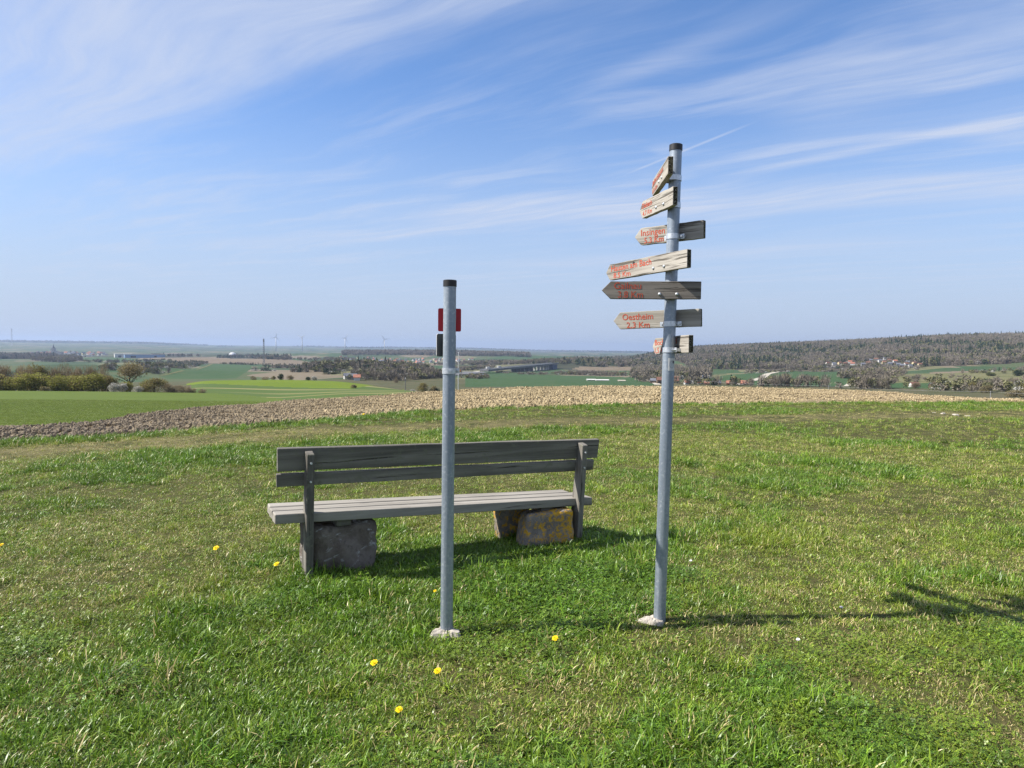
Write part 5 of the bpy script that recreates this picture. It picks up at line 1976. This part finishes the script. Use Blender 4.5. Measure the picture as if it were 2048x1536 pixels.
M_PIER_OLD = plain('old_bridge_concrete', (0.16, 0.16, 0.165), (0.24, 0.24, 0.24), 0.9, 0.15)
M_TURB = plain('turbine_white', (0.70, 0.71, 0.72), (0.76, 0.77, 0.78), 0.5, 0.02)
M_MAST = plain('mast_steel', (0.16, 0.17, 0.18), (0.24, 0.25, 0.26), 0.6, 0.5)
_hc = {}


def house_meshes(w, d, h, rh, wall, roof, parts):
    key = (w, d, h, rh, wall.name, roof.name, parts)
    if key in _hc:
        return _hc[key]
    res = []
    mb = MB().box(-w / 2, w / 2, -d / 2, d / 2, -1.0, h)
    mb.add([(-w / 2, -d / 2, h), (-w / 2, d / 2, h), (-w / 2, 0, h + rh * 0.97), (w / 2, -d / 2, h), (w / 2, d / 2, h), (w / 2, 0, h + rh * 0.97)], [(0, 2, 1), (3, 4, 5)])
    ro = MB()
    ov = 0.5
    e0 = h - ov * rh / (d / 2)
    for s in (-1, 1):
        ro.add([(-w / 2 - ov, s * (d / 2 + ov), e0), (w / 2 + ov, s * (d / 2 + ov), e0), (w / 2 + ov, 0, h + rh), (-w / 2 - ov, 0, h + rh),
                (-w / 2 - ov, s * (d / 2 + ov), e0 + 0.25), (w / 2 + ov, s * (d / 2 + ov), e0 + 0.25), (w / 2 + ov, 0, h + rh + 0.25), (-w / 2 - ov, 0, h + rh + 0.25)],
               [(0, 1, 2, 3), (4, 5, 6, 7), (0, 1, 5, 4), (0, 3, 7, 4), (1, 2, 6, 5)])
    if parts:
        o1, o2 = mb.build('wall', wall), ro.build('roof', roof)
        res = [o1.data, o2.data]
        for o in (o1, o2):
            bpy.data.objects.remove(o)
        wb = MB().box(-0.55, 0.55, -0.03, 0.03, -0.7, 0.7)
        o3 = wb.build('window', M_GLASS)
        res.append(o3.data)
        bpy.data.objects.remove(o3)
        o4 = MB().box(-0.35, 0.35, -0.3, 0.3, -0.8, 1.1).build('chimney', M_ROOF_B)
        res.append(o4.data)
        bpy.data.objects.remove(o4)
    else:
        nb = len(mb.f)
        mb.add(ro.v, ro.f, 1)
        o = mb.build('house', None, None, False, [wall, roof])
        res = [o.data]
        bpy.data.objects.remove(o)
    _hc[key] = res
    return res


def house(pos, rz, w, d, h, rh, wall, roof, label, group=None, parts=False, name='house', scale=1.0):
    ms = house_meshes(w, d, h, rh, wall, roof, parts)
    if not parts:
        o = link(name, ms[0])
        o.location = tuple(map(float, pos))
        o.rotation_euler = (0, 0, rz)
        o.scale = (scale,) * 3
        tag(o, label, 'house', group)
        return o
    e = empty(name, pos, (0, 0, rz))
    e.scale = (scale,) * 3
    link('wall', ms[0], e)
    rf = link('roof', ms[1], e)
    for s in (-1, 1):
        nw = max(2, int(w / 3.2))
        for i in range(nw):
            for fl in range(max(1, int(h / 2.8))):
                wi = link('window', ms[2], e)
                wi.location = (-w / 2 + (i + 0.5) * w / nw, s * (d / 2 + 0.02), 1.5 + 2.7 * fl)
    ch = link('chimney', ms[3], rf)
    ch.location = (w * 0.2, 0.4, h + rh - 0.2)
    tag(e, label, 'house', group)
    return e


def ground_pt(px, py, rmin=60):
    return hit(px, py, rmin)


# village at the foot of the hill, with its church
VR = 'houses of the village round the church'
vz = lambda px, r: (math.sin(az_of(px)) * r, math.cos(az_of(px)) * r, tz(math.sin(az_of(px)) * r, math.cos(az_of(px)) * r))


def by_row(px, py, r):
    """A point at distance r in column px whose height puts it at row py."""
    a = az_of(px)
    return np.array([math.sin(a) * r, math.cos(a) * r, z_on_ray(px, py, r)])


for px, r, w, d, h, rh, wall, roof, rz, lab in [
        (1352.5, 560, 6.5, 6.0, 4.4, 4.2, M_WALL_C, M_ROOF_R, 0.15, 'cream house with red tiled roof right beside the signpost'),
        (1374, 545, 4.2, 4.5, 2.8, 3.0, M_WALL_W, M_ROOF_R, 0.4, 'small white house with red roof beside the church'),
        (1381, 570, 8, 5, 2.4, 2.6, M_WALL_G, M_ROOF_G, 0.1, 'low grey house with slate roof beside the church'),
        (1418, 540, 8, 5, 2.2, 2.2, M_WALL_T, M_ROOF_B, -0.1, 'low brown barn beyond the church tower'),
        (1436, 552, 7, 5, 2.2, 2.6, M_WALL_G, M_ROOF_G, 0.5, 'grey roofed barn between church and long red roof'),
        (1459, 540, 5.0, 5, 2.2, 2.4, M_WALL_T, M_ROOF_R, 0.0, 'small red roofed barn near the long red roof'),
        (1471, 545, 5.0, 5, 2.0, 2.2, M_WALL_T, M_ROOF_R, 0.2, 'lower red roofed shed against the long red roof'),
        (1491, 540, 9.5, 5, 2.0, 2.6, M_WALL_T, M_ROOF_R, -0.1, 'long barn with bright red tiled roof'),
        (1321, 560, 7, 6, 4.6, 3.2, M_WALL_T, M_ROOF_B, 0.2, 'brown house behind the signpost'),
        (1310, 575, 9, 6, 3.4, 2.4, M_WALL_T, M_ROOF_G, -0.2, 'dark barn beside the brown village house')]:
    p = vz(px, r)
    base = by_row(px, 771, r)
    house((p[0], p[1], max(p[2], base[2] - 0.5)), rz - az_of(px), w, d, h, rh, wall, roof, lab, VR, True, 'village_house', 0.66)

p = np.array(vz(1406, 555))
p[2] = by_row(1406, 770, 555)[2]
ch = empty('village_church', p, (0, 0, -az_of(1406)))
ch.scale = (0.62, 0.62, 0.62)
tag(ch, 'village church with white tower, dark onion spire and red nave roof', 'church')
tx0 = 0.6
MB().box(tx0 - 1.4, tx0 + 1.4, -1.4, 1.4, -2, 7.6).build('tower', M_WALL_W, ch)
sp = MB()
prof = [(1.75, 7.6), (1.65, 8.4), (1.05, 9.1), (0.85, 9.5), (0.85, 10.6), (1.15, 11.0), (1.05, 11.6), (0.35, 12.2), (0.12, 13.0), (0.03, 14.2)]
for (r0, z0), (r1, z1) in zip(prof[:-1], prof[1:]):
    sp.tube((tx0, 0, z0), (tx0, 0, z1), r0, r1, n=10, caps=False)
sp.tube((tx0, 0, 7.55), (tx0, 0, 7.6), 1.75, 1.75, n=10)
sp.build('spire', M_ROOF_G, ch, True)
MB().box(-5.9, tx0 - 1.4, -2.4, 2.4, -2, 3.0).add([(-5.9, -2.4, 3.0), (-5.9, 2.4, 3.0), (-5.9, 0, 6.0)], [(0, 1, 2)]).build('nave', M_WALL_W, ch)
rf = MB()
for s in (-1, 1):
    rf.add([(-6.2, s * 2.8, 2.6), (tx0 - 1.42, s * 2.8, 2.6), (tx0 - 1.42, 0, 6.3), (-6.2, 0, 6.3)], [(0, 1, 2, 3)])
rf.build('roof', M_ROOF_R, ch)
for zz in (2.2, 5.6):
    o = MB().box(-0.3, 0.3, -0.04, 0.04, -0.6, 0.6).build('window', M_GLASS, ch)
    o.location = (tx0, -1.43, zz)

# small valley houses under the plough crest on the right
for px, r, w, d, h, rh, wall, roof, lab in [(1831, 500, 9, 5, 2.6, 2.2, M_WALL_W, M_ROOF_B, 'white house with brown roof half hidden by the ploughed crest'),
                                             (1868, 480, 6, 4, 2.6, 2.0, M_WALL_T, M_ROOF_G, 'dark shed under a round bare tree')]:
    p = vz(px, r)
    base = by_row(px, 785, r)
    house((p[0], p[1], max(p[2], base[2])), 0.2, w, d, h, rh, wall, roof, lab, None, True, 'valley_house', 0.6)
# garden cottages among blossom trees on the hillside
for i in range(24):
    px = [1655, 1668, 1679, 1690, 1705, 1726, 1742, 1752, 1760, 1768, 1778, 1790, 1797, 1804, 1812, 1820, 1828, 1736, 1700, 1780, 1815, 1642, 1770, 1840][i]
    py = [730, 731, 729.5, 730.5, 731, 732, 724, 722, 725, 728, 724, 726, 733, 735, 732, 736, 730, 729, 727, 731, 728, 733, 720, 733][i]
    g = ground_pt(px, py)
    wall, roof = [(M_WALL_W, M_ROOF_B), (M_WALL_W, M_ROOF_G), (M_WALL_C, M_ROOF_B), (M_WALL_T, M_ROOF_B), (M_WALL_W, M_ROOF_R), (M_WALL_G, M_ROOF_G), (M_WALL_T, M_ROOF_G)][i % 7]
    house(g + np.array([0, 0, 1.0]), rng.random() * 0.8 - 0.4, 7.5, 5, 3.0, 2.2, wall, roof, '%s garden cottage with %s roof among blossom trees on the hillside' % ({'white_render': 'white', 'cream_render': 'cream', 'timber_wall': 'brown timber', 'grey_render': 'grey'}[wall.name], {'red_tiles': 'red', 'slate_roof': 'slate grey', 'brown_tiles': 'brown'}[roof.name]), 'garden cottages on the hillside', False, 'garden_cottage', 0.75)
# farm sheds in the green valley field
for i, (px, py, w, h, wall, lab) in enumerate([(1182, 761, 8, 0.7, M_WALL_W, 'short white shed in the green valley field'), (1204, 761.5, 12, 0.6, M_WALL_W, 'long white shed in the green valley field'), (958, 756.5, 8, 3.6, M_DARKCLAD, 'dark blue shed beside the farm track'),
                                              (1243, 762.5, 6, 0.4, M_PATH, 'low pale pile beside the white sheds')]):
    g = ground_pt(px, py)
    house(g, 0.05, w, 5, h, 0.6, wall, wall, lab, None, False, 'farm_shed')
for i, (px, py, w, wall, roof, lab) in enumerate([(704, 759, 8, M_WALL_G, M_ROOF_G, 'blue-grey farmhouse at the wooded knoll'), (714, 761, 5, M_WALL_W, M_ROOF_R, 'small red roofed hut below the blue-grey farmhouse'), (694, 758, 5, M_WALL_W, M_ROOF_G, 'small pale hut at the knoll foot')]):
    g = ground_pt(px, py)
    house(g, 0.2 * i, w, 5, 2.8, 2.0, wall, roof, lab, None, False, 'farm_house')

# far towns
DESC = {'white_render': 'white', 'cream_render': 'cream', 'grey_render': 'grey', 'red_tiles': 'red', 'brown_tiles': 'brown', 'slate_roof': 'dark'}


def town(n, x0, x1, rowf, spread, label, group, size, seed):
    r_ = np.random.default_rng(seed)
    for i in range(n):
        px = r_.uniform(x0, x1)
        g = ground_pt(px, rowf(px) + r_.uniform(-spread, spread), 400)
        wall = [M_WALL_W, M_WALL_W, M_WALL_W, M_WALL_C, M_WALL_G][r_.integers(0, 5)]
        roof = [M_ROOF_R, M_ROOF_G, M_ROOF_G, M_ROOF_B][r_.integers(0, 4)]
        q = size * r_.uniform(0.75, 1.3)
        house(g, r_.uniform(-1.5, 1.5), 11, 8, 5, 4.0, wall, roof, '%s house with %s roof %s' % (DESC[wall.name], DESC[roof.name], label), group, False, 'town_house', q)


town(110, 680, 905, lambda p: 722 + 2.5 * math.sin(p / 40), 4.5, 'in the town below the far wooded slope', 'houses of the town below the wooded slope', 0.6, 5)
town(70, 50, 215, lambda p: 708.5 + 1.2 * math.sin(p / 23), 2.2, 'in the far town with the grey church tower', 'houses of the far town with the church tower', 0.9, 6)
town(10, 905, 950, lambda p: 722.5, 3.0, 'scattered beside the wooded slope', 'houses scattered beside the wooded slope', 0.6, 7)

g = ground_pt(107, 710, 400)
e = empty('town_church', g)
tag(e, 'tall grey church tower rising over the far town', 'church')
MB().box(-6, 6, -6, 6, -2, 26).build('tower', M_WALL_G, e)
MB().tube((0, 0, 26), (0, 0, 40), 6.5, 0.3, n=4).build('spire', M_ROOF_G, e)
MB().box(6, 34, -8, 8, -2, 13).build('nave', M_WALL_G, e)
for i, (px, py, w, d, h, wall, lab) in enumerate([(246, 715, 48, 25, 11, M_WALL_W, 'white factory hall at the far town'), (278, 715.5, 82, 30, 10, M_BLUE, 'long blue factory hall at the far town'), (316, 714.5, 40, 20, 8, M_BLUE, 'smaller blue hall beside the long factory hall'),
                                                  (174, 713.5, 28, 12, 5, M_WALL_W, 'flat white hall on the near side of the far town')]):
    g = ground_pt(px, py, 400)
    e = empty('factory_hall', g, (0, 0, -az_of(px) + 0.1))
    MB().box(-w / 2, w / 2, -d / 2, d / 2, -2, h).build('wall', wall, e)
    MB().box(-w / 2 - 0.6, w / 2 + 0.6, -d / 2 - 0.6, d / 2 + 0.6, h + 0.02, h + 0.9).build('roof', M_WALL_G if wall is M_BLUE else M_WALL_W, e)
    MB().box(-w * 0.3, -w * 0.12, -d / 2 - 0.2, -d / 2 - 0.02, -1, h * 0.6).build('gate', M_GLASS, e)
    tag(e, lab, 'factory hall')
g = ground_pt(465, 712.5, 400)
dome = empty('storage_dome', g)
mb = MB()
N = 16
for k in range(6):
    t0, t1 = math.pi / 2 * k / 6, math.pi / 2 * (k + 1) / 6
    mb.tube((0, 0, 4 + 10 * math.sin(t0)), (0, 0, 4 + 10 * math.sin(t1)), 12 * math.cos(t0), max(0.05, 12 * math.cos(t1)), n=20, caps=False)
mb.build('dome_cover', M_TURB, dome, True)
MB().tube((0, 0, -2), (0, 0, 4), 12, n=20).build('tank', M_WALL_G, dome)
tag(dome, 'white domed tank among far fields', 'tank')

# ------------------------------------------------------------------ motorway bridge
b0, b1 = at(968, 739.5, 1020), at(1110, 726.0, 1290)
bd = b1 - b0
Lb = float(np.hypot(bd[0], bd[1]))
br = empty('motorway_bridge', (b0[0], b0[1], 0), (0, 0, math.atan2(bd[1], bd[0])))
tag(br, 'long motorway bridge on tall concrete piers crossing the valley', 'bridge')
zb = lambda t: b0[2] + bd[2] * t
MB().add([(0, -7, zb(0) - 2.6), (Lb, -7, zb(1) - 2.6), (Lb, 7, zb(1) - 2.6), (0, 7, zb(0) - 2.6), (0, -7, zb(0)), (Lb, -7, zb(1)), (Lb, 7, zb(1)), (0, 7, zb(0))],
         [(0, 3, 2, 1), (4, 5, 6, 7), (0, 1, 5, 4), (1, 2, 6, 5), (2, 3, 7, 6), (3, 0, 4, 7)]).build('deck', M_PIER_OLD, br)
for s in (-1, 1):
    MB().add([(0, s * 7.3, zb(0) + 0.02), (Lb, s * 7.3, zb(1) + 0.02), (Lb, s * 6.9, zb(1) + 0.02), (0, s * 6.9, zb(0) + 0.02), (0, s * 7.3, zb(0) + 1.1), (Lb, s * 7.3, zb(1) + 1.1), (Lb, s * 6.9, zb(1) + 1.1), (0, s * 6.9, zb(0) + 1.1)],
             [(0, 3, 2, 1), (4, 5, 6, 7), (0, 1, 5, 4), (1, 2, 6, 5), (2, 3, 7, 6), (3, 0, 4, 7)]).build('parapet', M_PIER, br)
for px, new in [(1028, 0), (1036, 0), (1044, 0), (1053, 0), (1061, 0), (1073, 1), (1080, 1), (1086.5, 1), (1091.5, 1)]:
    t = (px - 968) / (1110 - 968.0)
    t = t / (t + (1 - t) * 1290 / 1020.0)
    top = zb(t) - 2.62
    for s in ((-4.2, 4.2) if new else (0,)):
        o = MB().box(-1.4 if new else -1.2, 1.4 if new else 1.2, -2.0 if new else -4.5, 2.0 if new else 4.5, -62 - 0, top).build('pier', M_PIER if new else M_PIER_OLD, br)
        wx, wy = b0[0] + bd[0] * t, b0[1] + bd[1] * t
        gz = tz(wx, wy) - 3
        co = np.array([v.co[:] for v in o.data.vertices])
        co[:, 2] = np.where(co[:, 2] < -50, min(gz, top - 3), co[:, 2])
        o.data.vertices.foreach_set('co', co.ravel())
        o.location = (Lb * t, s, 0)
tt = (1100 - 968) / 142.0
tt = tt / (tt + (1 - tt) * 1290 / 1020.0)
o = MB().box(-11, 11, -10, 10, zb(tt) - 17, zb(tt) - 2.7).build('scaffold_enclosure', M_DARKCLAD, br)
o.location = (Lb * tt, 0, 0)
o['label'] = 'dark blue sheeted scaffold under the bridge end'
ribbon('motorway', M_ROAD, [hit(880, 752)[:2], hit(920, 748)[:2], hit(945, 744)[:2], (b0[0], b0[1])], 26, 0.6)
for i, (px, py, mat, lab) in enumerate([(919, 743.2, plain('orange_paint', (0.70, 0.28, 0.04), (0.75, 0.34, 0.06)), 'orange lorry on the motorway beside the shorter post'), (998, 736.2, M_WALL_W, 'white lorry on the motorway bridge'),
                                        (976, 738.4, M_WALL_W, 'white lorry at the bridge approach')]):
    if px > 968:
        t = (px - 968) / 142.0
        t = t / (t + (1 - t) * 1290 / 1020.0)
        pos = (b0[0] + bd[0] * t, b0[1] + bd[1] * t, zb(t))
    else:
        g = ground_pt(px, 746)
        pos = (g[0], g[1], g[2] + 0.6)
    e = empty('lorry', pos, (0, 0, math.atan2(bd[1], bd[0])))
    MB().box(-5.5, 3.2, -1.25, 1.25, 1.0, 3.8).build('cargo_box', mat, e)
    MB().box(3.5, 5.6, -1.2, 1.2, 0.6, 3.2).build('cab', M_WALL_G, e)
    for wx in (-4, -2.6, 4.4):
        for s in (-1, 1):
            MB().tube((wx, s * 1.26, 0.5), (wx, s * 0.95, 0.5), 0.5, n=10).build('wheel', M_CAP, e)
    tag(e, lab, 'lorry')

# ------------------------------------------------------------------ wind turbines and masts
for i, (px, pyt, pyb, ph, yawr) in enumerate([(552, 675, 702, 0.25, 0.3), (604.5, 675, 702, 0.95, -0.2), (690, 677, 704, 0.55, 0.8), (769, 679, 704, 1.45, 0.2)]):
    dep = 5200.0
    top, bot = at(px, pyt, dep), at(px, pyb, dep)
    gz = tz(bot[0], bot[1])
    e = empty('wind_turbine', (bot[0], bot[1], gz), (0, 0, yawr))
    hh = top[2] - gz
    MB().tube((0, 0, -2), (0, 0, hh), 4.2, 2.2, n=12).build('tower', M_TURB, e, True)
    MB().box(-2.2, 2.2, -7, 6, hh - 0.5, hh + 4).build('nacelle', M_TURB, e)
    for k in range(3):
        t = ph + k * 2.0944
        L = 38.0
        dxx, dzz = math.sin(t), math.cos(t)
        hz_ = hh + 1.8
        Vb = []
        for q, w in ((0.0, 1.2), (0.18, 2.4), (1.0, 0.5)):
            for s in (-1, 1):
                for f in (-0.35, 0.35):
                    Vb.append((dxx * L * q + s * dzz * w, -8.2 + f, hz_ + dzz * L * q - s * dxx * w))
        Fb = []
        for q in range(2):
            a0 = 4 * q
            Fb += [(a0, a0 + 2, a0 + 6, a0 + 4), (a0 + 1, a0 + 5, a0 + 7, a0 + 3), (a0, a0 + 4, a0 + 5, a0 + 1), (a0 + 2, a0 + 3, a0 + 7, a0 + 6)]
        mesh_obj('blade', Vb, Fb, M_TURB, e)
    tag(e, 'white wind turbine on the far plain', 'wind turbine', 'wind turbines on the far plain')


def lattice_mast(name, px, pyt, pyb, dep, w0, w1, mat, label, nseg=14):
    top, bot = at(px, pyt, dep), at(px, pyb, dep)
    gz = tz(bot[0], bot[1])
    H = top[2] - gz
    e = empty(name, (bot[0], bot[1], gz))
    rt = w0 * 0.16
    for sx in (-1, 1):
        for sy in (-1, 1):
            MB().tube((sx * w0, sy * w0, -1), (sx * w1, sy * w1, H), rt, rt * 0.8, n=4).build('leg', mat, e)
    for i in range(nseg):
        t0, t1 = i / nseg, (i + 1) / nseg
        a0, a1 = w0 + (w1 - w0) * t0, w0 + (w1 - w0) * t1
        b = MB()
        for s in (-1, 1):
            b.tube((-a0, s * a0, H * t0), (a1, s * a1, H * t1), rt * 0.6, n=4)
            b.tube((s * a0, a0, H * t0), (s * a1, -a1, H * t1), rt * 0.6, n=4)
        b.build('bracing', mat, e)
    MB().tube((0, 0, H * 0.86), (0, 0, H * 0.97), w1 * 1.9, n=8).build('antenna_cluster', mat, e)
    tag(e, label, 'mast')
    return e


lattice_mast('radio_mast', 527.7, 677, 728, 1280, 1.3, 0.7, M_MAST, 'dark lattice radio mast standing on the brown valley field')
lattice_mast('radio_mast', 24, 657.5, 694, 5600, 3.6, 2.6, M_TURB, 'tall pale radio mast far behind the hedge')
for px, pyt, pyb, r, lab in [(917, 706, 777, 300, 'thin pale pole rising beside the shorter steel post'), (811, 757, 778, 310, 'thin wooden pole beside the olive bush')]:
    a = az_of(px)
    gx, gy = math.sin(a) * r, math.cos(a) * r
    gz = tz(gx, gy)
    e = empty('pole', (gx, gy, gz))
    hh = z_on_ray(px, pyt, r) - gz
    MB().tube((0, 0, -0.5), (0, 0, hh), 0.16, 0.12, n=8).build('shaft', M_TURB if px > 900 else M_MAST, e)
    MB().tube((0, 0, hh), (0, 0, hh + 0.35), 0.22, 0.1, n=8).build('cap', M_TURB, e)
    tag(e, lab, 'pole')
# power line beyond the ploughed crest
PL = []
for px, pyt, r in [(1340, 757, 330), (1660, 771, 300), (1985, 783, 270), (2250, 790, 250)]:
    a = az_of(px)
    gx, gy = math.sin(a) * r, math.cos(a) * r
    gz = tz(gx, gy)
    zt_ = max(z_on_ray(px, pyt, r), gz + 4)
    e = empty('utility_pole', (gx, gy, gz), (0, 0, -a))
    MB().tube((0, 0, -0.5), (0, 0, zt_ - gz), 0.10, 0.08, n=8).build('shaft', M_WALL_G, e)
    MB().box(-0.05, 0.05, -0.8, 0.8, zt_ - gz - 0.35, zt_ - gz - 0.22).build('crossarm', M_MAST, e)
    tag(e, 'pale utility pole carrying wires behind the ploughed crest', 'utility pole', 'utility poles behind the ploughed crest')
    PL.append(np.array([gx, gy, zt_ - 0.2]))
for j in (-0.6, 0.6):
    e = MB()
    for A_, B_ in zip(PL[:-1], PL[1:]):
        for k in range(8):
            q = []
            for t in (k / 8, (k + 1) / 8):
                pnt = A_ + (B_ - A_) * t
                q.append((pnt[0], pnt[1] + j, pnt[2] - 2.0 * t * (1 - t)))
            e.tube(q[0], q[1], 0.014, n=4, caps=False)
    o = e.build('power_line', M_WALL_G)
    tag(o, 'thin power line wire sagging between the utility poles', 'wire', 'wires between the utility poles')

# ------------------------------------------------------------------ haze
m, nt, out = new_mat('haze_air')
pv = nt.nodes.new('ShaderNodeVolumePrincipled')
pv.inputs['Color'].default_value = (0.45, 0.565, 0.78, 1)
pv.inputs['Density'].default_value = 8.5e-5
pv.inputs['Density Attribute'].default_value = ''
pv.inputs['Anisotropy'].default_value = 0.2
nt.links.new(pv.outputs[0], out.inputs['Volume'])
zmin = -75.0
hz_o = MB().box(-19000, 19000, -400, 19000, zmin, 135).build('haze', m)
tag(hz_o, kind='stuff')
